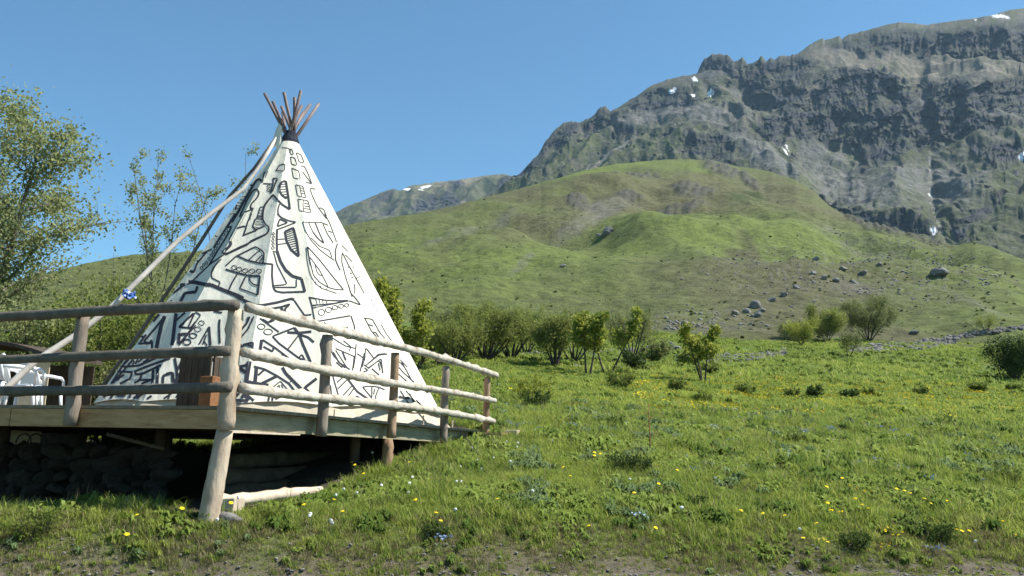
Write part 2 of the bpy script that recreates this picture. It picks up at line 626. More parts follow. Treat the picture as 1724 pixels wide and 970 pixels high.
def build_hill():
    nx, ny = 760, 330
    px = np.linspace(-320, 2060, nx)
    # the foot of the hill meets the meadow about 92 m out
    bot = []
    for p in px:
        d = ray(p, 560)
        az = Vector((d.x, d.y)).normalized()
        b = az * 92.0
        bot.append(project((b.x, b.y, gz(b.x, b.y) - 0.6))[1])
    bot = np.array(bot)
    top = HILL_TOP(px) + 2.0 * fbm(px / 30, px * 0, 3, 41)
    t = np.linspace(0, 1, ny)
    PX = np.repeat(px[:, None], ny, 1)
    PY = bot[:, None] + (top - bot)[:, None] * t[None, :]
    # steepness: terraces, hollows and knolls
    big = fbm(PX / 210, PY / 75, 3, 51)
    mid = fbm(PX / 70 + PY / 90, PY / 26, 3, 52)
    k = 0.135 * np.exp(0.55 * big + 0.45 * mid)
    # low steps of the terraced slopes above the willows
    for (x0, x1, ya, yb, s) in ((760, 1000, 470, 455, 1.6), (780, 1060, 500, 478, 1.8), (900, 1060, 515, 502, 1.4), (600, 860, 470, 440, 0.9)):
        yl = ya + (yb - ya) * (PX - x0) / (x1 - x0) + 3 * np.sin(PX / 23)
        k = k * (1 + s * np.exp(-((PY - yl) / 3.5) ** 2) * sstep(x0 - 30, x0 + 30, PX) * sstep(x1 + 30, x1 - 30, PX))
    k = np.clip(k, 0.05, 0.6)
    hx, hy, te, r = sheet(PX, PY, k, np.full(nx, 92.0), 24, 5, 0.6)
    r = 92.0 * np.exp(np.log(np.maximum(r, 80) / 92.0) * np.minimum(1, 1.9 / blur(np.log(r[:, -1:] / 92.0), 30, 0)))
    lam = r / F_PX
    X, Y, Z = hx * r, hy * r, te * r
    fade = np.minimum(1, (1 - t)[None, :] * 7) * np.minimum(1, t[None, :] * 10)
    far = sstep(100, 260, r)
    Z = Z + fade * (10.0 * far * fbm(X / 105, Y / 130, 3, 71) + 4.5 * far * (ridged((X + 0.5 * Y) / 85, (Y - 0.3 * X) / 190, 2, 77) - 0.45) + 7.5 * fbm(X / 36, Y / 44, 3, 72) * (0.35 + 0.65 * far) + 0.9 * fbm(X / 11, Y / 11, 3, 73) + 0.25 * fbm(X / 3.2, Y / 3.2, 2, 74))
    # rock outcrops standing out of the grass
    rocks = np.zeros_like(PX)
    for (x, y, rx, ry, a) in ((1170, 330, 34, 10, 5), (1080, 305, 30, 7, 0), (1215, 288, 34, 11, 20), (1262, 303, 20, 7, 25), (972, 345, 20, 12, 20), (1432, 360, 40, 8, 35), (1480, 378, 45, 9, 20),
                              (1560, 400, 40, 8, 15), (1060, 340, 22, 5, 0), (1150, 352, 40, 5, 0)):
        rocks = np.maximum(rocks, blob(PX, PY, x, y, rx, ry, a, 0.4))
    rk = np.clip(rocks * 1.6 * (0.55 + 0.9 * fbm(PX / 12, PY / 7, 3, 76)), 0, 1)
    rough_zone = np.maximum.reduce([blob(PX, PY, 1400, 470, 230, 45, 4, 0.5), blob(PX, PY, 1200, 535, 150, 24, -3, 0.5), blob(PX, PY, 1560, 450, 130, 40, 12, 0.5)])
    stones = sstep(0.16, 0.36, fbm(PX / 6, PY / 3.4, 3, 79))
    Z = Z + sstep(0.0, 0.06, t)[None, :] * lam * (rk * (3.5 + 4.5 * ridged(PX / 12, PY / 8, 3, 75)) + rough_zone * stones * 1.6)
    steep = slope_of(X, Y, Z)
    # colours: fresh green, olive turf, brown dry turf, grey scree
    n1, n2, n3 = fbm(X / 70, Y / 120, 4, 81), fbm(X / 18, Y / 26, 4, 82), fbm(X / 4, Y / 6, 3, 83)
    fresh, olive, dry = np.array((0.112, 0.142, 0.034)), np.array((0.090, 0.104, 0.036)), np.array((0.096, 0.088, 0.046))
    scree, dark = np.array((0.145, 0.135, 0.125)), np.array((0.035, 0.042, 0.018))
    c = lerp3(olive, fresh, sstep(-0.15, 0.5, n1 + 0.4 * n2 - 0.25 * sstep(700, 300, PX) + 0.25 * blob(PX, PY, 1180, 400, 240, 60, 0, 0.6) + 0.25 * blob(PX, PY, 1560, 530, 160, 20, 0, 0.6)))
    c = lerp3(c, dry, sstep(0.1, 0.55, -n1 + 0.5 * n2 + 0.45 * blob(PX, PY, 1080, 320, 170, 30, 0, 0.7) + 0.35 * blob(PX, PY, 760, 430, 160, 30, -15, 0.7) + 0.25 * blob(PX, PY, 1260, 545, 200, 20, 0, 0.6)) * 0.7)
    c = lerp3(c, dry * 0.8, blob(PX, PY, 1250, 432, 32, 24, 25, 0.3) * sstep(-0.3, 0.3, n2) * 0.8)
    sc = np.maximum.reduce([blob(PX, PY, 790, 385, 95, 9, -24, 0.5), blob(PX, PY, 1000, 365, 75, 6, -13, 0.6), blob(PX, PY, 1020, 350, 40, 7, -10, 0.5), blob(PX, PY, 880, 445, 24, 5, -30, 0.6), blob(PX, PY, 1450, 500, 40, 7, 5, 0.6),
                            blob(PX, PY, 1645, 515, 80, 6, 17, 0.5), blob(PX, PY, 1500, 430, 60, 12, 15, 0.7), blob(PX, PY, 1410, 405, 45, 10, 20, 0.7), blob(PX, PY, 1105, 495, 26, 4, -8, 0.6), blob(PX, PY, 1180, 560, 130, 7, 0, 0.5) * 0.7])
    c = lerp3(c, scree, np.clip(sc * (0.4 + 0.9 * n2 + 0.7 * n3), 0, 1) * 0.7)
    c = lerp3(c, dark, sstep(0.35, 0.6, n3 + 0.35 * n2) * 0.5)
    c = lerp3(c, np.array((0.074, 0.073, 0.056)), np.clip(rk * 1.2 + sstep(0.62, 0.8, steep) * 0.5, 0, 1))
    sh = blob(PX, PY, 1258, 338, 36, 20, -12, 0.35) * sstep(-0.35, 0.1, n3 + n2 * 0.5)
    c = lerp3(c, np.array((0.05, 0.07, 0.022)), sh * 0.8)  # dark green patch paints a hollow's shade into the turf colour
    c = lerp3(c, dry * 0.95, rough_zone * sstep(0.0, 0.6, n2 + n3) * 0.5)
    c = lerp3(c, np.array((0.15, 0.143, 0.132)), rough_zone * stones * 0.5)
    # a worn track cut across the slope at the right
    for (x0, y0, x1, y1, wd) in ((1630, 437, 1740, 482, 1.8), (1690, 470, 1740, 492, 1.5)):
        yl = y0 + (y1 - y0) * (PX - x0) / (x1 - x0)
        c = lerp3(c, np.array((0.075, 0.06, 0.045)), np.exp(-((PY - yl) / wd) ** 2) * sstep(x0 - 3, x0 + 5, PX) * 0.9)
    global HILL_GRID
    HILL_GRID = (X, Y, Z, PX, PY, rough_zone, r)
    return finish_sheet('hill', X, Y, Z, c, 'hill_grass', 10.0, 8, 0.03)


hill_o = build_hill()

# rocky mountain: skyline, foot, cliffs
MTN_TOP = curve([(800, 352), (850, 318), (862, 300), (878, 292), (890, 276), (905, 262), (918, 240), (930, 224), (942, 212), (955, 205), (972, 207), (985, 204), (1000, 194), (1012, 182), (1019, 178), (1028, 188), (1036, 184), (1055, 172), (1075, 160), (1090, 148),
                 (1110, 139), (1136, 131), (1160, 127), (1174, 124), (1182, 104), (1195, 94), (1212, 90), (1228, 96), (1236, 104), (1250, 98), (1258, 107), (1264, 108), (1275, 102), (1284, 98), (1290, 104), (1297, 97), (1305, 101), (1312, 94), (1330, 95), (1345, 90), (1362, 76), (1385, 64), (1388, 68),
                 (1400, 66), (1412, 60), (1418, 66), (1430, 58), (1450, 54), (1470, 48), (1500, 40), (1520, 38), (1560, 42), (1600, 36), (1640, 31), (1670, 26), (1700, 17), (1724, 14), (1780, 8), (1900, -10), (2060, -60)])
CLIFFS = [  # polygons of bare steep rock, from the photograph
    [(1185, 95), (1235, 98), (1240, 126), (1176, 128)],
    [(1240, 104), (1345, 95), (1400, 72), (1350, 130), (1330, 175), (1260, 160), (1235, 130)],
    [(1400, 78), (1480, 52), (1600, 50), (1724, 35), (1800, 40), (1800, 105), (1700, 110), (1620, 105), (1560, 100), (1520, 92), (1440, 100), (1390, 110)],
    [(1345, 140), (1390, 125), (1440, 110), (1470, 104), (1500, 116), (1520, 135), (1560, 135), (1580, 120), (1620, 125), (1680, 135), (1800, 120), (1800, 220), (1700, 225), (1650, 228), (1600, 240), (1540, 260), (1480, 285), (1440, 300), (1455, 255), (1400, 235), (1340, 235), (1310, 200), (1325, 160)],
    [(1060, 160), (1110, 150), (1150, 150), (1180, 165), (1170, 185), (1120, 200), (1085, 196), (1056, 190)],
    [(900, 262), (925, 225), (955, 205), (980, 205), (960, 235), (930, 250), (905, 280), (870, 308), (862, 300)],
    [(975, 210), (1012, 180), (1030, 186), (1035, 205), (1010, 226), (985, 235)],
    [(1030, 222), (1060, 214), (1075, 230), (1060, 245), (1035, 240)],
    [(1145, 235), (1160, 219), (1170, 232), (1190, 225), (1230, 232), (1240, 275), (1200, 285), (1160, 260)],
    [(1195, 205), (1240, 212), (1290, 240), (1330, 262), (1270, 250), (1220, 228)],
    [(1280, 190), (1330, 200), (1335, 240), (1310, 250), (1275, 225)],
    [(1370, 320), (1400, 335), (1440, 352), (1500, 368), (1540, 380), (1580, 400), (1570, 412), (1500, 388), (1440, 378), (1395, 350)],
    [(1600, 380), (1640, 350), (1700, 325), (1724, 318), (1724, 330), (1680, 350), (1640, 380), (1610, 412)],
    [(1630, 245), (1700, 238), (1724, 240), (1724, 262), (1690, 285), (1640, 262)],
]
PALE = [  # scree and pale slopes: centre x, y, radii, angle, colour index
    (1460, 98, 85, 11, -6, 0), (1555, 116, 45, 16, 10, 0), (1400, 92, 40, 12, 0, 0), (1650, 118, 90, 9, 8, 0), (1270, 255, 60, 18, 32, 1), (1180, 195, 75, 14, 3, 1), (1080, 205, 45, 13, -8, 1), (1305, 280, 50, 16, 28, 1),
    (1395, 270, 60, 26, 25, 1), (1440, 320, 90, 18, 22, 1), (1250, 175, 30, 8, 60, 1), (1370, 150, 12, 14, 40, 0), (1680, 195, 40, 9, 15, 1), (1035, 262, 60, 5, -32, 2), (985, 285, 30, 3, -35, 2), (1650, 130, 30, 8, -30, 0), (1555, 160, 10, 22, 5, 1), (1600, 310, 60, 40, 0, 1),
    (1510, 310, 50, 26, 0, 1), (1190, 130, 20, 6, 0, 1),
]
SNOW = [(1170, 135, 5, 4, 30), (1132, 152, 8, 4, -20), (1196, 155, 4.5, 6, 35), (1167, 161, 3, 3, 0), (1311, 271, 7, 4, 35), (1322, 252, 4, 2.6, 10), (1325, 247, 3, 2, 0), (1684, 28, 17, 3.4, 6), (1642, 33, 3, 1.5, 0), (1720, 262, 7, 5, -30), (1706, 280, 8, 3, -15), (1573, 397, 6, 4, 30), (1566, 322, 4, 3, 20)]


def build_mountain():
    nx, ny = 1000, 420
    px = np.linspace(800, 2060, nx)
    jag = np.interp(px, [1020, 1040, 1165, 1180, 1330, 1350, 1470], [1, 0.3, 0.3, 1, 1, 0.45, 0.25])
    top = MTN_TOP(px) - 3.5 * jag * np.maximum(0, fbm(px / 13, px * 0 + 2, 4, 91)) * 3.5 + 1.2 * fbm(px / 5, px * 0, 2, 92) * jag
    bot = HILL_TOP(px) + 34
    bot = np.maximum(bot, top + 12)
    even = blur(top[:, None], 26, 0)[:, 0]        # skyline without its teeth; they only shape the last rows
    t = np.linspace(0, 1, ny)
    PX = np.repeat(px[:, None], ny, 1)
    PY = bot[:, None] + (even - bot)[:, None] * t[None, :] + (top - even)[:, None] * (t ** 26)[None, :]
    wx = PX + 9 * fbm(PX / 22, PY / 22, 3, 101)
    wy = PY + 7 * fbm(PX / 22, PY / 22, 3, 102)
    rock = np.zeros_like(PX)
    for p in CLIFFS:
        rock = np.maximum(rock, poly_mask(wx, wy, p, 7.0))
    outc = sstep(0.22, 0.42, fbm(PX / 17, PY / 12, 4, 103) + 0.1 * fbm(PX / 60, PY / 60, 2, 104)) * sstep(560, 300, PY) * 0.9
    pale = np.minimum(1, sum(blob(wx, wy, *q[:5]) for q in PALE))
    rock = np.clip(np.maximum(rock, outc) * (1 - 0.8 * pale), 0, 1)
    k = 0.30 + 0.75 * rock
    # ledges run through the cliffs
    led = sstep(0.25, 0.6, ridged(PX / 70 + PY / 60, PY / 13 - PX / 160, 3, 105))
    k = k * (1 - 0.22 * led * rock) * np.exp(0.35 * fbm(PX / 60, PY / 40, 3, 106))
    r0 = np.interp(px, [800, 900, 1200, 1400, 1580, 1724, 2060], [1120, 1080, 960, 850, 760, 700, 600])
    hx, hy, te, r = sheet(PX, PY, np.clip(k, 0.14, 2.0), r0, 40, 4, 0.45)
    lam = r / F_PX
    # ribs and gullies
    fade = np.minimum(1, (1 - t)[None, :] * 9 + 0.12) * np.minimum(1, t[None, :] * 8)
    X0, Y0 = hx * r, hy * r
    rib1 = ridged(X0 / 150, Y0 / 190, 3, 111) - 0.45
    rib2 = ridged(wx / 24 + 0.3 * wy / 24, wy / 44, 4, 112) - 0.4
    rib3 = ridged(wx / 8, wy / 14, 3, 113) - 0.4
    rib0 = ridged(wx / 64 + 0.45 * wy / 64, wy / 95, 2, 117) - 0.4
    r = r - lam * fade * (rock * (16 * rib2 + 5.5 * rib3) + (0.35 + 0.65 * rock) * 26 * rib0)
    # gorge that drains to the right of the hill
    gx = np.interp(PY, [200, 250, 300, 340, 400, 430], [1585, 1565, 1568, 1570, 1585, 1600])
    gor = np.exp(-((PX - gx) / 26) ** 2) * sstep(235, 300, PY)
    r = r + lam * 26 * gor + lam * 10 * np.exp(-((PX - gx) / 7) ** 2) * sstep(235, 300, PY)
    gx2 = np.interp(PY, [90, 150, 230, 290], [1560, 1550, 1570, 1640])
    r = r + lam * 12 * np.exp(-((PX - gx2) / 12) ** 2) * sstep(280, 200, PY) * sstep(100, 140, PY)
    gx3 = np.interp(PY, [140, 190, 260, 300], [1185, 1230, 1310, 1330])
    r = r + lam * 9 * np.exp(-((PX - gx3) / 10) ** 2)
    X, Y, Z = hx * r, hy * r, te * r
    Z = Z + fade * (26 * rib1 + 7 * (ridged(X0 / 45, Y0 / 60, 3, 114) - 0.4) + 2.2 * fbm(X0 / 13, Y0 / 15, 3, 115)) * (1 - 0.85 * rock) * np.minimum(1, (1 - t)[None, :] * 5)
    steep = slope_of(X, Y, Z)
    n1, n2, n3 = fbm(PX / 60, PY / 45, 4, 121), fbm(PX / 16, PY / 12, 4, 122), fbm(PX / 4, PY / 4, 3, 123)
    rockc = lerp3(np.array((0.025, 0.029, 0.037)), np.array((0.050, 0.052, 0.057)), sstep(-0.4, 0.5, n2 + 0.5 * n3))
    rockc = lerp3(rockc, np.array((0.062, 0.048, 0.040)), sstep(0.15, 0.5, n1) * 0.5)
    turf = lerp3(np.array((0.066, 0.074, 0.034)), np.array((0.075, 0.092, 0.032)), sstep(-0.2, 0.4, n1))
    grit = lerp3(np.array((0.088, 0.085, 0.070)), np.array((0.120, 0.112, 0.092)), sstep(-0.3, 0.4, n2))
    high = sstep(300, 190, PY)
    c = lerp3(turf, grit, np.clip(0.15 + 0.4 * high + 0.8 * n2 + 0.2 * n3, 0, 1))
    for (x, y, rx, ry, a, ci) in PALE:
        col = (np.array((0.185, 0.162, 0.125)), np.array((0.135, 0.132, 0.122)), np.array((0.26, 0.235, 0.195)))[ci]
        c = lerp3(c, col * (1 + 0.25 * n3[..., None]), np.clip(blob(wx, wy, x, y, rx, ry, a, 0.5) * (0.75 + 0.6 * n2), 0, 1) * 0.9)
    rmask = np.clip(np.maximum(rock * (1.05 + 0.5 * n2) * (1 - 0.35 * led), sstep(0.55, 0.75, steep + 0.1 * n3)), 0, 1)
    c = lerp3(c, rockc, rmask)
    c = lerp3(c, turf, np.clip(led * rock * 0.5 * (0.4 + n2), 0, 0.5))
    # stream bed stones
    c = lerp3(c, np.array((0.26, 0.25, 0.23)), np.exp(-((PX - gx) / 5) ** 2) * sstep(255, 280, PY) * sstep(-0.1, 0.4, n3) * 0.8)
    sn = np.zeros_like(PX)
    for (x, y, rx, ry, a) in SNOW:
        sn = np.maximum(sn, blob(PX + 5.0 * n3, PY + 4.0 * n3 + 3 * n2, x, y, rx * 0.85, ry * 0.8, a, 0.3))
    c = lerp3(c, np.array((0.82, 0.84, 0.86)), sn)
    return finish_sheet('mountain', X, Y, Z, c, 'mountain_rock', 14.0, 10, 0.02)


mountain_o = build_mountain()


def build_far_ridge():
    nx, ny = 420, 170
    px = np.linspace(380, 1010, nx)
    top = curve([(380, 440), (480, 405), (562, 359), (585, 347), (610, 338), (640, 325), (662, 317), (672, 322), (690, 313), (740, 306), (765, 304), (790, 300), (815, 296), (845, 293), (862, 296), (900, 300), (1010, 330)])(px) + 1.5 * fbm(px / 9, px * 0, 3, 131)
    bot = HILL_TOP(px) + 26
    t = np.linspace(0, 1, ny)
    PX = np.repeat(px[:, None], ny, 1)
    even = blur(top[:, None], 14, 0)[:, 0]
    PY = bot[:, None] + (even - bot)[:, None] * t[None, :] + (top - even)[:, None] * (t ** 26)[None, :]
    wx, wy = PX + 6 * fbm(PX / 14, PY / 14, 3, 132), PY + 4 * fbm(PX / 14, PY / 14, 3, 133)
    rock = np.zeros_like(PX)
    for p in ([(690, 360), (700, 340), (728, 322), (738, 330), (735, 350), (700, 362)], [(640, 358), (655, 345), (668, 350), (660, 365), (640, 366)], [(755, 310), (770, 303), (785, 310), (775, 325), (758, 322)],
              [(825, 330), (840, 310), (862, 298), (868, 310), (845, 330), (830, 340)], [(740, 330), (755, 318), (772, 336), (776, 350), (745, 350)], [(597, 372), (615, 358), (618, 372)], [(620, 345), (650, 325), (670, 320), (655, 335), (625, 352)]):
        rock = np.maximum(rock, poly_mask(wx, wy, p, 4.0))
    rock = np.maximum(rock, sstep(0.25, 0.5, fbm(PX / 13, PY / 10, 4, 134)) * sstep(305, 325, PY) * 0.8)
    k = 0.25 + 0.6 * rock
    hx, hy, te, r = sheet(PX, PY, k, np.full(nx, 1900.0), 24, 3, 0.8)
    lam = r / F_PX
    fade = np.minimum(1, (1 - t)[None, :] * 8) * np.minimum(1, t[None, :] * 8)
    r = r - lam * fade * rock * 8 * (ridged(wx / 12, wy / 12, 4, 136) - .4)
    X, Y, Z = hx * r, hy * r, te * r
    Z = Z + fade * (30 * (ridged(X / 170, Y / 220, 3, 135) - 0.45) + 6 * fbm(X / 30, Y / 40, 3, 139))
    n1, n2 = fbm(PX / 40, PY / 25, 4, 137), fbm(PX / 7, PY / 6, 3, 138)
    c = lerp3(np.array((0.068, 0.076, 0.038)), np.array((0.105, 0.10, 0.06)), sstep(-0.2, 0.4, n1 + 0.5 * n2))
    c = lerp3(c, np.array((0.21, 0.185, 0.12)), blob(PX, PY, 760, 308, 70, 8, -8, 0.5) * 0.7)
    c = lerp3(c, np.array((0.045, 0.046, 0.05)), np.clip(rock * (0.9 + n2), 0, 1))
    sn = np.zeros_like(PX)
    for (x, y, rx, ry, a) in ((685, 320, 7, 2.4, 0), (718, 315, 10, 2.6, -12), (708, 324, 4, 1.3, 0)):
        sn = np.maximum(sn, blob(PX, PY + n2, x, y, rx, ry, a, 0.25))
    c = lerp3(c, np.array((0.82, 0.84, 0.86)), sn)
    return finish_sheet('far_ridge', X, Y, Z, c, 'far_rock', 22.0, 8, 0.02)


far_o = build_far_ridge()



def _hill_bvh(o, ny, step=4):
    me_ = o.data
    co = np.empty(len(me_.vertices) * 3, np.float32)
    me_.vertices.foreach_get('co', co)
    g = co.reshape(-1, ny, 3)[::step, ::step]
    return BVHTree.FromPolygons(g.reshape(-1, 3).tolist(), grid_faces(g.shape[0], g.shape[1]).tolist())


HILL_BVH = _hill_bvh(hill_o, 338, 3)


GROUND_BVH = _hill_bvh(ground_o, 460, 2)


def cast(px, py):
    """Where the sight line of a pixel meets the meadow or the hill."""
    d = ray(px, py).normalized()
    h = GROUND_BVH.ray_cast(Vector((0, 0, 0)), d)
    if h[0] is not None and h[0].y < 100:
        return h[0]
    return HILL_BVH.ray_cast(Vector((0, 0, 0)), d)[0]

# ------------------------------------------------------------------ wood and cloth materials
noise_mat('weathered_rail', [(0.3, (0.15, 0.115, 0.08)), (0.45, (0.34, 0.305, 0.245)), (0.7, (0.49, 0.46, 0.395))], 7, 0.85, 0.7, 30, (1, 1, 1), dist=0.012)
noise_mat('shaded_rail', [(0.3, (0.070, 0.062, 0.048)), (0.6, (0.125, 0.112, 0.088)), (0.85, (0.20, 0.175, 0.135))], 6, 0.8, 0.7, 30, dist=0.012)
noise_mat('post_bark', [(0.3, (0.15, 0.085, 0.05)), (0.55, (0.27, 0.18, 0.11)), (0.8, (0.38, 0.28, 0.19))], 7, 0.85, 0.8, 22, (1, 1, 0.25), dist=0.015)
noise_mat('post_grey', [(0.3, (0.13, 0.105, 0.08)), (0.55, (0.23, 0.19, 0.15)), (0.8, (0.33, 0.28, 0.22))], 7, 0.85, 0.8, 22, (1, 1, 0.25), dist=0.015)
noise_mat('pale_leg', [(0.3, (0.26, 0.19, 0.13)), (0.5, (0.42, 0.34, 0.245)), (0.75, (0.54, 0.46, 0.35))], 4, 0.85, 0.9, 16, (1, 1, 0.35), dist=0.02)
noise_mat('fascia_wood', [(0.28, (0.20, 0.11, 0.05)), (0.5, (0.36, 0.225, 0.105)), (0.72, (0.46, 0.31, 0.16))], 2.6, 0.75, 0.3, 26, (1, 1, 6), dist=0.006)
noise_mat('fascia_green', [(0.28, (0.17, 0.14, 0.085)), (0.5, (0.28, 0.25, 0.165)), (0.75, (0.37, 0.33, 0.22))], 2.6, 0.75, 0.35, 26, (1, 1, 5), dist=0.006)
noise_mat('deck_board', [(0.3, (0.15, 0.12, 0.085)), (0.7, (0.27, 0.225, 0.165))], 3, 0.85, 0.3, 20, (1, 6, 1), dist=0.006)
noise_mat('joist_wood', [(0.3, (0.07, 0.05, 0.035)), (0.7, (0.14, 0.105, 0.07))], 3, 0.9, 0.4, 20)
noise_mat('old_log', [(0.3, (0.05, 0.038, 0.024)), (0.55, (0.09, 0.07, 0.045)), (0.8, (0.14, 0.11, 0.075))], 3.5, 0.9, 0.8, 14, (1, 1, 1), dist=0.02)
noise_mat('pale_beam', [(0.3, (0.34, 0.27, 0.19)), (0.55, (0.50, 0.42, 0.32)), (0.8, (0.60, 0.53, 0.42))], 4, 0.85, 0.6, 18, dist=0.012)
noise_mat('pole_wood', [(0.3, (0.30, 0.27, 0.235)), (0.55, (0.46, 0.42, 0.37)), (0.8, (0.58, 0.54, 0.48))], 3, 0.7, 0.4, 18, dist=0.008)
noise_mat('tepee_pole', [(0.3, (0.085, 0.058, 0.050)), (0.55, (0.16, 0.115, 0.10)), (0.8, (0.30, 0.24, 0.215))], 4, 0.6, 0.3, 20, spec=0.4)
noise_mat('brown_pole', [(0.3, (0.10, 0.08, 0.065)), (0.7, (0.19, 0.155, 0.125))], 4, 0.7, 0.3, 20)
mc = noise_mat('canvas', [(0.2, (0.60, 0.57, 0.46)), (0.5, (0.67, 0.645, 0.535)), (0.8, (0.71, 0.69, 0.59))], 0.9, 0.9, 0.5, 2.6, (1.6, 1.6, 0.45), spec=0.1, dist=0.07)
_tr = nd(mc, 'ShaderNodeBsdfTranslucent')                # thin cloth: some sunlight comes through
_tr.inputs['Color'].default_value = (0.80, 0.72, 0.52, 1)
_mx = nd(mc, 'ShaderNodeMixShader')
_mx.inputs[0].default_value = 0.10
_out = mc.node_tree.nodes['Material Output']
lk(mc, mc.node_tree.nodes['Principled BSDF'].outputs[0], _mx.inputs[1])
lk(mc, _tr.outputs[0], _mx.inputs[2])
lk(mc, _mx.outputs[0], _out.inputs['Surface'])
mat('pattern_paint', (0.030, 0.032, 0.042), 0.8, 0.15)
noise_mat('liner_cloth', [(0.3, (0.36, 0.31, 0.225)), (0.7, (0.50, 0.45, 0.35))], 2.5, 0.95, 0.5, 6, spec=0.1, dist=0.03)
mat('smoke_hole_shade', (0.020, 0.022, 0.035), 0.85, 0.2)
noise_mat('plywood', [(0.3, (0.52, 0.40, 0.25)), (0.7, (0.64, 0.52, 0.35))], 6, 0.8, 0.2, 30)
noise_mat('roof_felt', [(0.3, (0.035, 0.028, 0.022)), (0.7, (0.08, 0.06, 0.045))], 5, 0.85, 0.3, 20)
noise_mat('dark_plank', [(0.3, (0.04, 0.03, 0.022)), (0.7, (0.095, 0.072, 0.05))], 8, 0.9, 0.5, 24, (4, 4, 0.5))
noise_mat('red_wood', [(0.3, (0.16, 0.07, 0.03)), (0.7, (0.30, 0.15, 0.065))], 8, 0.8, 0.4, 24)
mat('white_plastic', (0.72, 0.74, 0.75), 0.35, 0.5)
noise_mat('blue_cloth', [(0.35, (0.03, 0.09, 0.30)), (0.5, (0.05, 0.14, 0.42)), (0.62, (0.65, 0.68, 0.72))], 14, 0.7, 0.2, 30)
mat('black_cable', (0.02, 0.02, 0.02), 0.6, 0.3)
noise_mat('field_stone', [(0.3, (0.10, 0.093, 0.086)), (0.55, (0.18, 0.168, 0.155)), (0.8, (0.27, 0.26, 0.24))], 5, 0.9, 0.7, 18, dist=0.03)
noise_mat('hill_boulder', [(0.3, (0.12, 0.118, 0.112)), (0.55, (0.19, 0.182, 0.17)), (0.8, (0.27, 0.26, 0.24))], 0.8, 0.9, 0.9, 3, dist=0.2)

# ------------------------------------------------------------------ timber platform with log railing
ZV = Vector((0, 0, 1))
O3 = at(383, 683, 9.3)
ZD = O3.z                                    # height of the deck
OC = Vector((O3.x, O3.y, 0))
_d = ray(1377, 781)
RD = Vector((_d.x, _d.y, 0)).normalized()    # along the right-hand edge, away from the camera
LD = Vector((-RD.y, RD.x, 0))                # along the front-left edge
Z_TOP, Z_MID, Z_LOW = at(397, 517, 9.25).z, at(388, 593, 9.25).z, at(378, 653, 9.25).z
LEN_R, LEN_L = 8.7, 9.6


def P(u, v, z=0.0):
    """Point on the platform: u along the right edge, v along the left edge, z above the deck."""
    q = OC + RD * u + LD * v
    return Vector((q.x, q.y, ZD + z))


def solve(fn, target, lo, hi):
    for _ in range(50):
        m = 0.5 * (lo + hi)
        if (fn(m) - target) * (fn(lo) - target) <= 0:
            hi = m
        else:
            lo = m
    return 0.5 * (lo + hi)


def u_at(px, z):
    return solve(lambda u: project(P(u, 0, z))[0], px, -1, 12)


def v_at(px, z):
    return solve(lambda v: project(P(0, v, z))[0], px, -1, 12)


deck = empty('timber_platform', (OC.x, OC.y, gz(OC.x, OC.y)), 'raised wooden platform with log railing carrying the painted tepee', 'platform')
# floor boards
nb = 58
for i in range(nb):
    w = LEN_R / nb
    MB().box(P((i + 0.5) * w - 0.0, LEN_L / 2 - 0.015, -0.02), RD, LD, ZV, w - 0.008, LEN_L + 0.03, 0.036).build('floor_board', 'deck_board', deck)
# fascia boards below them, butted end to end
for a, b in ((0.0, 3.05), (3.06, 6.1), (6.11, 9.2)):
    MB().box(P(0.03, (a + b) / 2, -0.145), RD, LD, ZV, 0.05, b - a - 0.006, 0.205, 0.003).build('fascia_board', 'fascia_wood', deck)
for a, b in ((0.06, 3.0), (3.01, 5.9), (5.91, 8.65)):
    MB().box(P((a + b) / 2, 0.12, -0.145), RD, LD, ZV, b - a - 0.006, 0.05, 0.205, 0.003).build('fascia_board', 'fascia_green', deck)
# pale strip added as the sunlit lower edge of the fascia near the corner
MB().box(P(0.78, 0.085, -0.262), RD, LD, ZV, 1.45, 0.06, 0.03, 0.008).build('sunlit_strip', 'pale_beam', deck)
for i in range(7):
    v = 0.4 + i * 1.45
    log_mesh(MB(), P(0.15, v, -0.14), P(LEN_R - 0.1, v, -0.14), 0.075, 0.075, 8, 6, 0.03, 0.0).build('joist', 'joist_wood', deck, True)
MB().box(P(LEN_R + 0.02, LEN_L / 2, -0.145), RD, LD, ZV, 0.05, LEN_L, 0.205).build('fascia_board', 'fascia_green', deck)
# legs
_b = at(347, 872, 9.22)
log_mesh(MB(), (_b.x, _b.y, gz(_b.x, _b.y) - 0.25), P(-0.02, -0.01, -0.26), 0.112, 0.088, 14, 14, 0.025, 0.002, 0, 4).build('leg', 'pale_leg', deck, True)
_u = u_at(663, -0.25)
_q = P(_u, 0.10)
log_mesh(MB(), (_q.x, _q.y, gz(_q.x, _q.y) - 0.2), P(_u, 0.10, -0.25), 0.085, 0.075, 12, 6, 0.05, 0.01, 0, 4).build('leg', 'post_bark', deck, True)
for u, v in ((2.6, 3.1), (2.6, 6.1), (2.6, 9.0), (4.4, 0.9), (4.4, 4.5), (4.4, 8.6), (8.4, 1.5), (8.4, 5.0), (8.4, 8.8), (6.9, 0.12)):
    q = P(u, v)
    log_mesh(MB(), (q.x, q.y, gz(q.x, q.y) - 0.2), P(u, v, -0.2), 0.08, 0.075, 10, 5, 0.04, 0.01).build('leg', 'joist_wood', deck, True)
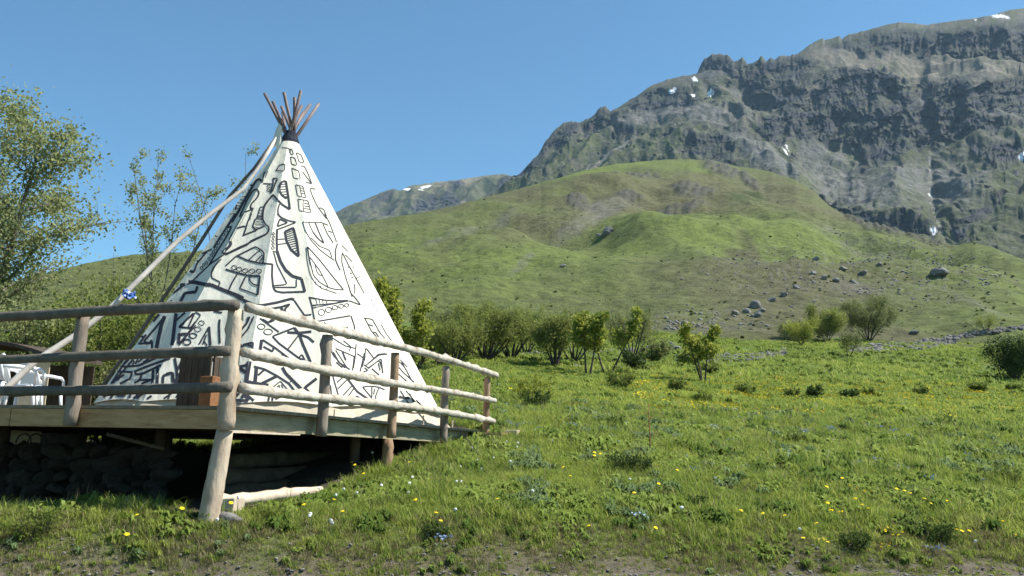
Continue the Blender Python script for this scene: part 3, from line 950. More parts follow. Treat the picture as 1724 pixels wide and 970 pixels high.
# railing posts
pu = [u_at(px, 0.5) for px in (541, 657, 744, 815)]
for i, u in enumerate(pu):
    r = (0.072, 0.068, 0.066, 0.064)[i]
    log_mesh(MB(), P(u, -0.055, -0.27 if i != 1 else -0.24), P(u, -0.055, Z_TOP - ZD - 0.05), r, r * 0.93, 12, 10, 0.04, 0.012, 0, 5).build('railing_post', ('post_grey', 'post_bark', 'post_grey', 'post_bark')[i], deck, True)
log_mesh(MB(), P(-0.055, -0.05, -0.26), P(-0.045, -0.035, Z_TOP - ZD - 0.03), 0.088, 0.082, 14, 12, 0.04, 0.01, 0, 8).build('railing_post', 'pale_leg', deck, True)
for px in (136, -190):
    v = v_at(px, 0.4)
    log_mesh(MB(), P(-0.055, v, -0.24), P(-0.055, v, Z_TOP - ZD - 0.03), 0.078, 0.07, 12, 10, 0.04, 0.015, 0, 5).build('railing_post', 'post_grey', deck, True)
# rails: right-hand side coloured pale as sunlit, left-hand side dark as shaded
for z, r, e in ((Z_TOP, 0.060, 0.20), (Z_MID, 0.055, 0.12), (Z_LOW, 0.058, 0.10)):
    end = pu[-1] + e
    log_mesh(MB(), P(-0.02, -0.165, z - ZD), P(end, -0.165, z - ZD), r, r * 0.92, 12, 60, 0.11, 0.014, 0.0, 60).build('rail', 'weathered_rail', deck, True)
    log_mesh(MB(), P(-0.16, -0.13 if z != Z_MID else -0.08, z - ZD), P(-0.16, 8.8, z - ZD), r * 0.98, r * 0.98, 12, 60, 0.06, 0.014, 0.0, 30).build('rail', 'shaded_rail', deck, True)

# ------------------------------------------------------------------ tepee
azl, azr = ray(136, 682), ray(757, 714)
a1, a2 = math.atan2(azl.x, azl.y), math.atan2(azr.x, azr.y)
AZC, HALF = (a1 + a2) / 2, (a2 - a1) / 2
nR = Vector((RD.y, -RD.x, 0))                 # outward normal of the right edge
dc = Vector((math.sin(AZC), math.cos(AZC), 0))
# the tepee stands 12 cm inside the right edge
RHO = (0.12 + OC.dot(nR)) / (dc.dot(nR) + math.sin(HALF)) if abs(dc.dot(nR) + math.sin(HALF)) > 1e-6 else 15.8
RHO = abs((OC.dot(nR) - 0.12) / (dc.dot(nR) + math.sin(HALF)))
TR = RHO * math.sin(HALF)
TC = Vector((dc.x * RHO, dc.y * RHO, ZD))
LEAN = Vector((-0.11, 0, 0))                  # the cover leans a little to the left
Z_APEX = solve(lambda z: project((TC.x, TC.y, z))[1], 216, 1, 12) - ZD      # height of the point where the cover would close
PHIS = [math.radians(a) for a in (22, 54, 86, 118, 149.5, 174, 204, 232, 262, 292, 322, 352)]   # where the poles stand round the ring
NF = len(PHIS)


def vphi(k):
    return PHIS[k % NF]


def tring(phi, z, rad=None):
    """Point of the bare cone at azimuth phi and height z above the deck."""
    r = TR * (1 - z / Z_APEX) if rad is None else rad
    return Vector((TC.x + math.sin(phi) * r + LEAN.x * z / Z_APEX, TC.y + math.cos(phi) * r, ZD + z))


tepee = empty('tepee', (TC.x, TC.y, ZD), 'white canvas tepee painted with bold black tribal patterns on the platform', 'tepee')
Z_CUT, Z_SKIRT = solve(lambda z: project(tring(math.pi, z))[1], 237, 1, Z_APEX), 0.21


def canvas_pt(k, s, t):
    z = Z_SKIRT + (Z_CUT - Z_SKIRT) * t
    p0, p1 = tring(vphi(k), z), tring(vphi(k + 1), z)
    p = p0.lerp(p1, s)
    rad = Vector((p.x - TC.x - LEAN.x * z / Z_APEX, p.y - TC.y, 0))
    sag = 0.045 * math.sin(math.pi * s) * (math.sin(math.pi * min(1, t * 1.05)) ** 0.7 if 0 < t * 1.05 < 1 else 0)
    if rad.length > 1e-4:
        p -= rad.normalized() * sag
    if t == 0:
        p.z += 0.05 * math.sin(math.pi * s)
    return p


def grid_canvas(ns=8, ntt=28):
    v, f = [], []
    for k in range(NF):
        for i in range(ns):
            for j in range(ntt + 1):
                v.append(canvas_pt(k, i / ns, j / ntt))
    cols_ = NF * ns
    for c in range(cols_):
        for j in range(ntt):
            a, b = c * (ntt + 1) + j, ((c + 1) % cols_) * (ntt + 1) + j
            f.append((a, a + 1, b + 1, b))
    return v, f


cv, cf = grid_canvas()
cover = link('canvas_cover', mesh('canvas_cover', cv, cf, False), 'canvas', tepee)
CBVH = BVHTree.FromPolygons(cv, cf)
# tan liner showing below the cover
mb = MB()
ns = NF * 8
for i in range(ns):
    wig = 0.02 * math.sin(i * 1.7) + 0.015 * math.sin(i * 4.3)
    k = (i // 8)
    s = (i % 8) / 8
    q0 = tring(vphi(k), 0).lerp(tring(vphi(k + 1), 0), s)
    q1 = tring(vphi(k), 0.34).lerp(tring(vphi(k + 1), 0.34), s)
    inn = Vector((q0.x - TC.x, q0.y - TC.y, 0)).normalized()
    mb.v += [q0 + inn * (0.03 + wig) + Vector((0, 0, 0.004)), (q0 + q1) / 2 + inn * (-0.02 - wig), q1 - inn * 0.09]
for i in range(ns):
    a, b = i * 3, ((i + 1) % ns) * 3
    mb.f += [(a, b, b + 1, a + 1), (a + 1, b + 1, b + 2, a + 2)]
mb.build('liner', 'liner_cloth', tepee, True)
# poles crossing at the top
tips = [0.78, 0.62, 0.86, 0.70, 0.66, 0.88, 0.60, 0.82, 0.74, 0.55, 0.8, 0.68]
for k in range(NF):
    ph = vphi(k)
    b0 = tring(ph, 0.0, TR - 0.20)
    b0.z += 0.01
    cr = Vector((TC.x + LEAN.x + 0.085 * math.sin(k * 2.4 + 1), TC.y + 0.07 * math.cos(k * 1.7), ZD + Z_APEX - 0.20))
    dv = (cr - b0).normalized()
    log_mesh(MB(), b0, cr + dv * (tips[k] + 0.12), 0.045, 0.029, 8, 10, 0.03, 0.004).build('pole', 'tepee_pole', tepee, True)
# dark collar added as the smoke hole's shade; pale smoke flap beside it
mb = MB()
hz0, hz1 = Z_CUT - 0.06, Z_CUT + 0.24
rt = TR * (1 - Z_CUT / Z_APEX)
for j in range(4):
    z = hz0 + (hz1 - hz0) * j / 3
    r_ = rt * (0.93, 0.95, 0.72, 0.62)[j]
    for i in range(14):
        an = i * 2 * math.pi / 14
        mb.v.append(Vector((TC.x + LEAN.x + math.sin(an) * r_ * (1 + 0.08 * math.sin(i * 2.1 + j)), TC.y + math.cos(an) * r_, ZD + z + 0.03 * math.sin(i * 1.3 + j * 2))))
for j in range(3):
    for i in range(14):
        i2 = (i + 1) % 14
        mb.f.append((j * 14 + i, j * 14 + i2, (j + 1) * 14 + i2, (j + 1) * 14 + i))
mb.f.append(tuple(3 * 14 + i for i in range(14)))
mb.build('smoke_hole_dark', 'smoke_hole_shade', tepee)
fl = [(457, 247, 15.0), (463, 222, 15.05), (469, 208, 15.1), (474, 214, 15.0), (474, 236, 14.95), (470, 248, 14.9)]
fv = [at(*q) for q in fl]
dz = Vector((0.012, -0.012, 0))
n_ = len(fv)
link('smoke_flap', mesh('smoke_flap', [v for v in fv] + [v + dz for v in fv], [tuple(range(n_)), tuple(reversed(range(n_, 2 * n_)))] + [(i, (i + 1) % n_, n_ + (i + 1) % n_, n_ + i) for i in range(n_)]), 'canvas', tepee)
# seam lacing pins up the front would be hidden; pegs hold the liner at the corners
for k in range(NF):
    ph = vphi(k)
    b = tring(ph, 0, TR + 0.05)
    MB().tube([b + Vector((0, 0, 0.002)), b + Vector((0, 0, 0.16))], [0.014, 0.012], 6).build('peg', 'pale_beam', tepee)

# painted lines: strokes traced as (tile, width, points[, closed]) in tile units, laid on the cloth
TILES = {'A': (340, 230, 6.928), 'B': (460, 230, 6.928), 'C': (260, 360, 6.928), 'D': (380, 360, 6.928), 'E': (480, 360, 6.928), 'F': (140, 480, 6.468), 'G': (140, 560, 6.926),
         'H': (280, 480, 8.086), 'I': (280, 580, 8.086), 'J': (380, 480, 6.928), 'K': (380, 590, 6.928), 'L': (520, 480, 6.928), 'M': (530, 590, 6.468)}
STROKES = '''
A 6 930,125 1020,140 1027,190
A 9 865,400 910,330 970,322 958,405 865,400
A 10 740,410 720,440 715,500 705,540
A 6 770,405 740,480
A 20 705,535 685,500 655,497 635,515 600,570 500,740 430,870 380,950 350,1000
A 16 520,545 590,578
A 10 465,632 550,625
A 13 440,670 425,740 405,800 390,860
A 7 435,700 510,705
A 7 425,740 500,745
A 7 415,775 480,780
A 7 408,805 465,815
A 7 400,835 450,845
A 13 565,835 580,780 625,740 655,700 670,650 635,610 590,640 530,740 480,850 440,940
A 11 560,835 605,835 575,855 495,885
A 11 600,840 570,900 560,970
A 8 500,755 530,760
A 9 715,550 830,555
A 12 830,490 885,490 850,570 825,640 795,670 815,600 835,540 830,490
A 18 975,520 930,530 905,580 905,640 935,690 990,725
A 20 978,520 995,620 1010,720 1025,850
A 18 1025,850 940,800 880,740 830,680
A 7 925,560 980,555
A 7 915,590 985,585
A 7 910,620 990,615
A 7 915,650 990,645
A 7 930,680 995,675
A 7 955,705 995,700
A 16 830,680 780,740 735,800 715,870 710,960
A 9 720,825 680,820 665,880 640,960
A 7 668,860 715,865
A 7 660,890 712,900
A 7 650,920 708,930
A 7 640,950 705,958
A 12 905,790 885,850 890,910 930,950 980,970
A 8 300,860 260,940 240,970
A 7 380,900 320,910 260,960
A 7 1030,145 1050,150 1070,215 1032,210 1030,145
A 7 1032,240 1085,250 1108,340 1045,325 1032,240
A 7 1047,370 1125,400 1148,500 1070,485 1047,370
B 6 268,190 325,215 360,305 300,300 268,190
B 6 320,345 360,345 400,420 450,550
B 6 340,410 400,490 450,555 380,530
B 6 262,565 345,580 380,718 285,695 262,565
B 6 305,570 330,700
B 5 310,600 355,605
B 5 315,630 360,640
B 5 320,660 368,670
B 6 290,730 405,750 440,895 305,865 290,730
B 6 350,745 345,800 355,870
B 5 360,780 410,790
B 5 358,810 418,820
B 5 358,840 425,850
B 6 490,615 425,605 455,690 510,810 570,890 620,960
B 6 540,830 590,850 620,930
C 15 945,0 880,110 840,165
C 11 840,165 905,150 830,290 740,430 640,600
C 11 840,165 770,270 690,400
C 20 1050,0 1010,80 960,170 905,260 880,310 895,355 870,390 790,460
C 12 790,460 850,465 1000,390 1110,345 1115,325 1247,265
C 11 965,170 1050,145 1075,155 1040,255
C 10 1135,0 1085,110 1075,155
C 10 1035,255 1200,190
C 9 830,465 650,590 450,780 380,830
C 9 780,530 700,620 665,690 670,750 770,800 750,845
C 26 220,800 300,835 360,830
C 28 400,800 470,800 600,830 660,830
C 26 660,830 800,890 960,950 1040,990
C 14 500,850 480,915 350,925 320,990
C 22 385,640 430,680 465,680
C 12 465,680 500,580 610,450
C 11 495,495 670,415
C 14 480,520 515,570
C 9 675,245 735,270
C 13 610,310 625,330 560,390
C 9 215,880 160,970
C 9 300,870 180,960
C 9 100,920 95,990
C 8 830,0 750,120
D 13 350,60 315,150 345,185
D 14 430,0 435,70 465,130 505,150 505,205 480,235 280,335 265,355 0,480
D 7 375,30 430,40
D 7 365,60 432,70
D 7 358,90 440,105
D 7 345,120 450,135
D 7 335,155 400,170
D 11 345,190 455,145
D 9 200,260 350,195
D 13 0,610 120,500 350,385 420,430 450,460 440,575
D 10 270,540 400,425
D 10 350,560 430,480
D 10 400,560 435,510
D 15 140,495 250,545 380,575 545,590
D 16 0,650 130,690 280,725 405,730
D 13 140,700 80,800 40,890
D 13 235,735 165,875 370,950
D 18 400,730 375,950
D 13 280,735 285,790 320,825 380,840
D 16 545,590 540,720 555,860 580,905 660,920 930,910
D 24 885,760 925,910
D 26 600,440 640,560 700,660 780,730 885,760
D 18 600,190 595,300 600,440
D 10 560,450 600,600 700,790 715,820 680,830 555,840
D 11 560,860 825,860 825,770
D 8 545,440 585,445
D 13 630,65 725,105 600,150 630,65
D 11 600,0 640,45 740,85 825,100 700,150 590,190
D 20 690,210 790,165 830,320 855,500 760,420 710,320 690,210
D 8 710,225 790,195
D 8 712,247 795,217
D 8 715,270 802,242
D 8 719,293 808,267
D 8 724,316 814,292
D 8 732,340 820,318
D 8 742,365 826,344
D 8 756,390 832,370
D 8 774,416 838,396
D 8 795,443 845,424
D 8 605,300 690,295
D 8 605,360 710,345
E 8 205,98 345,105 410,98 500,135
E 8 205,98 240,210 300,310 400,420 500,495 575,545
E 7 275,110 320,210 390,295
E 11 350,105 395,220 455,350 380,290 320,210
E 6 300,280 400,380 515,425 545,510
E 10 260,385 400,540 560,740 680,888
E 9 260,385 290,560 330,720 400,800 500,860 590,885 680,888
E 8 290,510 400,660 500,850
E 7 340,570 370,680 400,720 440,720
E 5 245,400 260,560 290,700 340,800 420,870 600,930
E 5 360,830 350,790
E 5 420,870 410,840
E 5 480,895 485,870
E 11 610,350 585,430 590,550 640,660
E 7 460,0 520,110 600,330
E 7 500,200 550,220
E 7 440,120 500,250 560,340
E 7 665,460 660,560 700,720 780,970
E 7 670,460 740,600 830,760 920,930
E 12 735,620 748,626
E 12 785,618 798,626
E 11 760,690 775,702
E 11 775,740 792,742
E 8 810,820 815,900 805,930
E 7 820,760 870,730
E 7 660,370 730,440
E 7 700,480 780,560
F 17 1215,75 1110,90 1050,210
F 13 1090,10 940,120 870,160
F 13 970,170 905,215
F 24 890,340 850,450 800,690
F 13 890,340 790,470 660,620 750,640
F 22 1015,310 1000,420 970,660
F 11 1015,390 1110,300
F 11 1050,460 1200,310
F 12 1045,460 1170,470 1229,400
F 20 1130,535 1050,540 1040,640
F 9 1045,660 1229,440
F 15 830,320 700,480 610,560
F 13 740,330 745,400 790,330
F 13 620,560 660,555 560,640 490,695
F 13 690,540 620,630
F 13 600,640 720,640 750,600 750,690
F 12 690,330 560,480 480,570 400,690
F 12 650,330 540,470
F 12 850,100 810,200
F 12 960,50 900,150
F 12 580,450 575,480
F 12 660,360 720,330
G 14 520,300 330,600
G 14 590,310 350,590
G 16 360,380 420,400 500,400 640,390 760,340 850,300
G 16 600,460 740,400 880,350 1020,300
G 16 610,450 610,490 660,490 720,470 830,420 910,380
G 16 280,450 350,460 470,460 580,465
G 14 480,490 390,560
G 14 570,470 550,540 430,600
G 14 690,470 660,560 600,590
G 14 640,560 800,550 680,600
G 20 820,420 810,600
G 22 870,390 865,600
G 18 930,600 935,505 1050,470 1055,580
G 20 1070,300 1090,420 1100,530
G 18 1100,440 1190,310
G 18 1070,590 1180,530
G 18 1060,590 1130,480 1190,410
G 12 480,300 400,390
G 12 540,310 460,400
G 12 700,300 640,350
G 12 780,300 700,350
G 12 600,330 580,380
G 12 640,310 610,370
G 10 400,320 250,590
G 10 330,330 180,590
G 10 280,400 130,590
G 10 350,470 300,590
G 10 240,480 210,590
G 10 300,350 150,560
G 16 300,700 240,760
G 16 370,705 320,770
G 16 420,710 390,740 490,745 490,705
G 16 560,705 540,770
G 16 650,720 590,770
G 16 720,705 620,770
G 16 800,740 750,775
G 14 1040,705 920,790
G 14 1010,730 990,790
G 14 1120,705 1060,800
G 14 950,795 1080,800
G 12 150,705 60,770
G 12 200,705 140,770
G 12 80,710 30,760
H 22 430,20 400,105 250,115 175,260
H 16 470,245 490,230 540,245
H 28 140,390 110,560 85,820
H 13 145,470 260,385
H 15 340,590 170,575 390,380 300,580
H 13 400,370 470,410 340,600 170,810
H 22 290,680 170,670 165,800
H 15 585,570 450,810
H 24 585,570 600,830
H 13 550,680 500,810
H 13 520,770 560,830
H 20 730,470 720,560 730,800
H 18 650,360 760,380
H 24 960,460 1020,465 990,510 950,510
H 13 1110,440 1100,530 940,710
H 13 1132,580 970,770 1030,830
H 13 960,800 1010,850 1120,800
I 22 120,190 150,380 160,470
I 20 160,330 230,190
I 20 140,500 250,300
I 20 0,400 80,380 85,520
I 20 100,530 240,470
I 26 930,250 990,310 1080,370
I 22 1000,300 1110,280
I 42 1120,240 1090,550
I 15 890,490 930,520 990,490 1010,540
I 32 870,760 1132,770
I 22 870,740 1000,670
I 26 1040,690 1132,760
J 28 0,75 100,115 200,175 350,240 420,240
J 22 410,240 600,205 770,160 800,175
J 13 800,180 920,355 1000,345
J 18 450,290 640,260 750,225 690,280 690,340
J 26 650,270 660,300 690,340
J 13 130,190 150,170
J 13 210,210 230,180
J 17 280,370 260,430 120,600
J 13 330,370 260,520 140,660 190,710
J 18 200,700 320,670 310,760
J 18 250,700 320,720
J 15 400,390 620,550
J 15 430,400 500,440 570,410
J 20 510,430 550,400
J 15 800,500 545,600 620,680 850,850 960,900
J 22 720,555 850,560 1000,545
J 24 800,500 860,580 900,690 990,900
J 20 860,580 960,610 1030,670
J 13 850,590 730,745
J 13 850,850 890,810 930,890
J 28 420,640 400,780
J 16 430,640 600,750 740,860
J 16 440,720 550,780 560,720
J 18 650,830 680,800
K 26 100,140 150,210 240,260
K 16 180,190 250,180
K 36 280,130 235,400
K 18 330,190 450,220 600,300 740,390 800,470
K 32 360,200 340,410
K 18 450,230 380,290
K 26 600,300 400,400 360,390
K 9 540,440 640,360 720,460
K 9 600,430 630,400 625,440
K 9 650,400 670,450
K 28 660,200 700,270 800,370 920,490
K 9 750,375 775,350
K 26 1060,330 920,440 980,500
K 18 70,360 110,390 160,355 180,390
K 32 50,600 350,600
K 24 60,570 150,510
K 24 190,560 220,500 340,600
K 18 505,540 495,610
K 18 545,550 545,610
K 18 595,560 590,610
K 18 650,630 800,620 850,600
L 14 0,145 200,180 370,185 460,178 300,215 40,240
L 10 40,270 470,185 605,235 540,150 490,100 460,0
L 7 80,165 95,230
L 7 120,170 130,225
L 7 160,178 165,218
L 7 200,182 205,212
L 14 10,150 40,260 70,430 480,360
L 12 490,360 530,480 540,570
L 16 170,440 250,490
L 9 290,500 450,490 460,560
L 9 380,490 380,530
L 8 640,385 740,400 830,560 930,680
L 8 650,385 730,540 830,650
L 9 690,460 750,480
L 9 750,550 780,550 830,640
L 9 800,640 840,635
L 8 840,460 900,570 1000,700
L 10 260,610 420,710 540,740
L 10 400,650 490,720 470,770
L 18 390,780 430,880
L 10 310,740 540,840
L 10 250,700 280,820 420,970
L 10 310,760 440,960
L 10 550,690 540,840 520,970
L 10 560,800 650,860 620,960
L 10 660,740 650,880
L 10 670,740 760,860 800,810 890,800
L 10 660,940 810,810
L 10 640,930 700,970
L 10 700,960 820,880 850,970
L 8 1020,860 1120,970
L 8 1060,870 1150,960
L 12 725,180 737,184
L 12 750,235 760,239
L 12 785,298 794,302
L 12 835,390 844,394
M 12 160,90 200,300 260,510
M 12 200,20 260,130 380,210
M 12 170,380 180,500
M 12 230,130 300,190
M 12 240,350 310,290
M 12 250,420 350,320
M 12 290,510 400,390
M 12 350,520 420,420
M 18 340,290 400,370 460,450 620,560
M 16 420,520 460,500 510,545
M 10 520,400 600,390 690,400 760,430
M 10 520,400 620,520
M 10 620,400 620,510
M 10 650,420 640,480
M 10 700,400 660,500 670,570
M 11 430,60 410,220
M 11 540,30 490,240
M 11 560,160 700,50 790,40
M 11 580,200 720,90 740,250
M 11 620,200 700,270
M 11 540,190 580,220 510,240
M 11 690,140 710,220
M 10 880,150 960,240 1080,350
M 10 940,120 1000,230 1060,340
M 10 890,240 1000,340
M 10 870,500 920,590
M 10 930,440 1040,610
M 10 990,440 1090,560 1190,640
M 24 1050,570 1080,620
M 10 1030,470 1090,600
M 10 1100,540 1200,640
'''
RINGS = '''
A 6 780,585,18,18 775,628,16,16
C 5 840,200,16,18 810,245,16,18 780,295,15,18 750,340,15,18 730,375,15,18 712,408,15,18 690,450,15,18 668,487,15,18 640,530,15,18 610,575,15,18 575,600,15,18 550,635,15,18
D 8 100,630,30,26 160,650,32,26 230,668,34,26 307,672,34,27 388,673,31,27
D 6 555,235,14,14 555,275,14,14 550,315,15,15 552,355,15,15 550,400,17,17
F 8 1130,620,46,34 1195,555,42,30
H 9 480,520,40,33 430,605,45,35 370,692,50,38 285,785,55,40
J 8 415,487,46,34 495,548,54,36
L 7 145,320,40,38 228,290,38,34 303,265,34,28 375,248,30,25 440,238,27,22
'''


def stroke_px():
    out = []
    for ln in STROKES.strip().splitlines():
        tk = ln.split()
        ox, oy, s = TILES[tk[0]]
        pts = [tuple(float(c) for c in q.split(',')) for q in tk[2:]]
        out.append((float(tk[1]) / s * {'C': 1.25, 'F': 1.3, 'G': 1.25, 'H': 1.1, 'B': 0.9, 'E': 0.9, 'L': 0.85, 'M': 0.9}.get(tk[0], 1.0), [(ox + x / s, oy + y / s) for x, y in pts]))
    for ln in RINGS.strip().splitlines():
        tk = ln.split()
        ox, oy, s = TILES[tk[0]]
        for q in tk[2:]:
            x, y, rx, ry = (float(c) for c in q.split(','))
            out.append((float(tk[1]) / s, [(ox + (x + rx * math.cos(a)) / s, oy + (y + ry * math.sin(a)) / s) for a in (i * 2 * math.pi / 12 for i in range(13))]))
    return out


def smooth_line(pts, step=2.2):
    """Round the corners of a hand-drawn line a little and sample it densely."""
    d = []
    for i in range(len(pts) - 1):
        (x0, y0), (x1, y1) = pts[i], pts[i + 1]
        n = max(1, int(math.hypot(x1 - x0, y1 - y0) / step))
        d += [(x0 + (x1 - x0) * j / n, y0 + (y1 - y0) * j / n) for j in range(n)]
    d.append(pts[-1])
    for _ in range(1):
        d = [d[0]] + [((a[0] + 2 * b[0] + c[0]) / 4, (a[1] + 2 * b[1] + c[1]) / 4) for a, b, c in zip(d, d[1:], d[2:])] + [d[-1]]
    return d


def on_canvas(px, py):
    d = ray(px, py).normalized()
    h = CBVH.ray_cast(Vector((0, 0, 0)), d)
    if h[0] is None:
        return None
    n = h[1] if h[1].dot(d) < 0 else -h[1]
    return h[0] + n * 0.007


pv, pf = [], []
for w, pts in stroke_px():
    ln = smooth_line(pts)
    prev = None
    w = max(w * 1.28, 1.2)
    for i, (x, y) in enumerate(ln):
        x0, y0 = ln[max(i - 1, 0)]
        x1, y1 = ln[min(i + 1, len(ln) - 1)]
        L = math.hypot(x1 - x0, y1 - y0) or 1
        nx_, ny_ = -(y1 - y0) / L * w / 2, (x1 - x0) / L * w / 2
        a, b = on_canvas(x + nx_, y + ny_), on_canvas(x - nx_, y - ny_)
        if a is None or b is None or (a - b).length > 0.5:
            prev = None
            continue
        pv += [a, b]
        cur = len(pv) - 2
        if prev is not None and (pv[prev] - a).length < 0.6:
            pf.append((prev, prev + 1, cur + 1, cur))
        prev = cur
# the same hand goes on round the side the camera does not see
nfront = len(pv)
axis = Vector((TC.x, TC.y, 0))
ok = []
for v in list(pv):
    q = axis - (v - axis)                      # straight across the ring, at the same height
    q.z = v.z
    inn = Vector((TC.x + LEAN.x * (v.z - ZD) / Z_APEX - q.x, TC.y - q.y, 0)).normalized()
    h = CBVH.ray_cast(q - inn * 1.5, inn)
    ok.append(h[0] is not None)
    pv.append(h[0] - inn * 0.01 if h[0] is not None else q)
pf += [tuple(i + nfront for i in q) for q in pf if all(ok[i] for i in q)]
tag(link('painted_pattern', mesh('painted_pattern', pv, pf), 'pattern_paint', cover), kind='stuff')

# ------------------------------------------------------------------ things on and beside the platform
pts = [(-33, 690, 12.3), (20, 645, 12.5), (60, 608, 12.7), (130, 563, 13.0), (190, 515, 13.3), (250, 455, 13.6), (300, 405, 13.9), (355, 360, 14.2), (410, 318, 14.55), (440, 275, 14.8), (466, 232, 15.0)]
pts = [at(*p) for p in pts]
pts[0].z = ZD + 0.01
rr = [0.05, 0.05, 0.049, 0.047, 0.045, 0.043, 0.041, 0.038, 0.035, 0.032, 0.028]
o = MB().tube(pts, rr, 10, True, 0.04).build('long_pole', 'pole_wood', None, True)
tag(o, 'long pale bent pole leaning from the platform up to the tepee top', 'pole')
o = MB().tube([at(160, 668, 15.5), at(228, 571, 15.45), (at(290, 480, 15.4)), at(338, 407, 15.35), at(386, 331, 15.3), at(428, 283, 15.2), at(467, 228, 15.1)], [0.036, 0.035, 0.034, 0.032, 0.03, 0.027, 0.024], 8, True, 0.04).build('side_pole', 'brown_pole', None, True)
tag(o, 'straight brown pole lying along the left slope of the tepee', 'pole')
# blue cloth tied to the long pole
mb = MB()
for j in range(6):
    for i in range(8):
        q = at(207 + i * 3.1, 488 + j * 2.6 + i * 0.5, 13.32 + 0.05 * math.sin(i * 1.9 + j) - 0.02 * j)
        mb.v.append(q + Vector((0, 0.03 * math.cos(i * 2.3 - j), 0.02 * math.sin(i + j * 1.7))))
mb.f = [(j * 8 + i, j * 8 + i + 1, (j + 1) * 8 + i + 1, (j + 1) * 8 + i) for j in range(5) for i in range(7)]
o = mb.build('cloth', 'blue_cloth', None, True)
o.modifiers.new('thick', 'SOLIDIFY').thickness = 0.008
tag(o, 'small blue and white cloth tied to the long pale pole', 'cloth')

# small shelter behind the chairs
SX, SY = at(82, 640, 17.0).x, 17.0
zb = gz(SX, SY)
sh = empty('shelter', (SX - 1.0, SY, zb), 'plywood shelter with a low dark roof at the left edge', 'shelter')
pl_top = at(82, 603, 17.0).z
for i, w in enumerate((0.30, 0.31)):
    x = SX - 0.16 - 0.31 * i
    MB().box((x, SY, (zb + pl_top) / 2), (1, 0, 0), (0, 1, 0), ZV, w, 0.02, pl_top - zb).build('wall_panel', 'plywood', sh)
for i in range(4):
    MB().box((SX - 0.85 - i * 0.75, SY + 0.1, (zb + pl_top) / 2), (1, 0, 0), (0, 1, 0), ZV, 0.09, 0.09, pl_top - zb).build('post', 'dark_plank', sh)
MB().box((SX - 2.0, SY + 1.6, (zb + pl_top) / 2), (1, 0, 0), (0, 1, 0), ZV, 4.2, 0.04, pl_top - zb).build('back_wall', 'dark_plank', sh)
mb = MB()
rz = at(40, 582, 17.0).z
for i in range(13):
    t_ = i / 12
    x = SX + 0.12 - 4.2 * t_
    z = pl_top + 0.01 + (rz - pl_top + 0.03) * math.sin(min(1.0, t_ * 3.2) * math.pi / 2)
    for yy, dz_ in ((SY - 0.25, 0), (SY + 1.9, 0.12), (SY + 1.9, 0.05), (SY - 0.25, -0.07)):
        mb.v.append(Vector((x, yy, z + dz_ + (0.03 if dz_ <= 0 else 0))))
for i in range(12):
    for k in range(4):
        k2 = (k + 1) % 4
        mb.f.append((i * 4 + k, i * 4 + k2, (i + 1) * 4 + k2, (i + 1) * 4 + k))
mb.f += [(3, 2, 1, 0), (48, 49, 50, 51)]
mb.build('roof', 'roof_felt', sh)


# white monobloc chairs
def make_chair(loc, rz, label):
    t = empty('plastic_chair', loc, label, 'chair', 'white plastic chairs by the shelter', rz)

    def part(name, mb_, solid=0.012):
        me = mesh(name, mb_.v, mb_.f, True)
        o_ = link(name, me, 'white_plastic', t, False)
        if solid:
            o_.modifiers.new('thick', 'SOLIDIFY').thickness = solid
        return o_
    s = MB()
    for j in range(5):
        for i in range(6):
            x, y = -0.23 + 0.46 * i / 5, -0.22 + 0.44 * j / 4
            s.v.append(Vector((x, y, 0.43 - 0.02 * math.cos(i / 5 * 6.28) * 0.5 - 0.015 * j)))
    s.f = [(j * 6 + i, j * 6 + i + 1, (j + 1) * 6 + i + 1, (j + 1) * 6 + i) for j in range(4) for i in range(5)]
    part('seat', s)
    # rounded back: a rim and a row of slats
    rim = []
    for i in range(17):
        a = math.pi * i / 16
        rim.append(Vector((0.25 * math.cos(a), 0.22 + 0.10 * math.sin(a) ** 0.6, 0.46 + 0.40 * math.sin(a) ** 0.55)))
    b = MB().tube(rim, 0.022, 6)
    part('back_rim', b, 0)
    b = MB()
    for j in range(5):
        f_ = j / 4
        for i in range(13):
            a = math.pi * i / 12
            b.v.append(Vector((0.25 * math.cos(a) * (0.84 + 0.16 * f_), 0.20 + (0.02 + 0.10 * math.sin(a) ** 0.6) * (0.4 + 0.6 * f_), 0.45 + 0.40 * math.sin(a) ** 0.55 * f_)))
    b.f = [(j * 13 + i, j * 13 + i + 1, (j + 1) * 13 + i + 1, (j + 1) * 13 + i) for j in range(4) for i in range(12)]
    part('backrest', b, 0.01)
    for sx in (-1, 1):
        part('armrest', MB().tube([Vector((sx * 0.25, 0.24, 0.66)), Vector((sx * 0.275, 0.05, 0.665)), Vector((sx * 0.275, -0.16, 0.65)), Vector((sx * 0.265, -0.22, 0.60)), Vector((sx * 0.26, -0.23, 0.43))], [0.025, 0.03, 0.028, 0.024, 0.022], 6), 0)
        for sy in (-1, 1):
            part('leg', MB().tube([Vector((sx * 0.23, sy * 0.21, 0.43)), Vector((sx * 0.27, sy * 0.25, 0.0))], [0.03, 0.02], 6), 0)
    return t


for px, d, rz, lb in ((12, 12.9, 2.5, 'white plastic chair nearest the left edge of the picture'), (34, 13.1, 2.2, 'white plastic chair crossed by the long pale pole'), (63, 14.6, 2.75, 'white plastic chair standing before the plywood panel')):
    q = at(px, 690, d)
    make_chair((q.x, q.y, ZD), rz, lb)

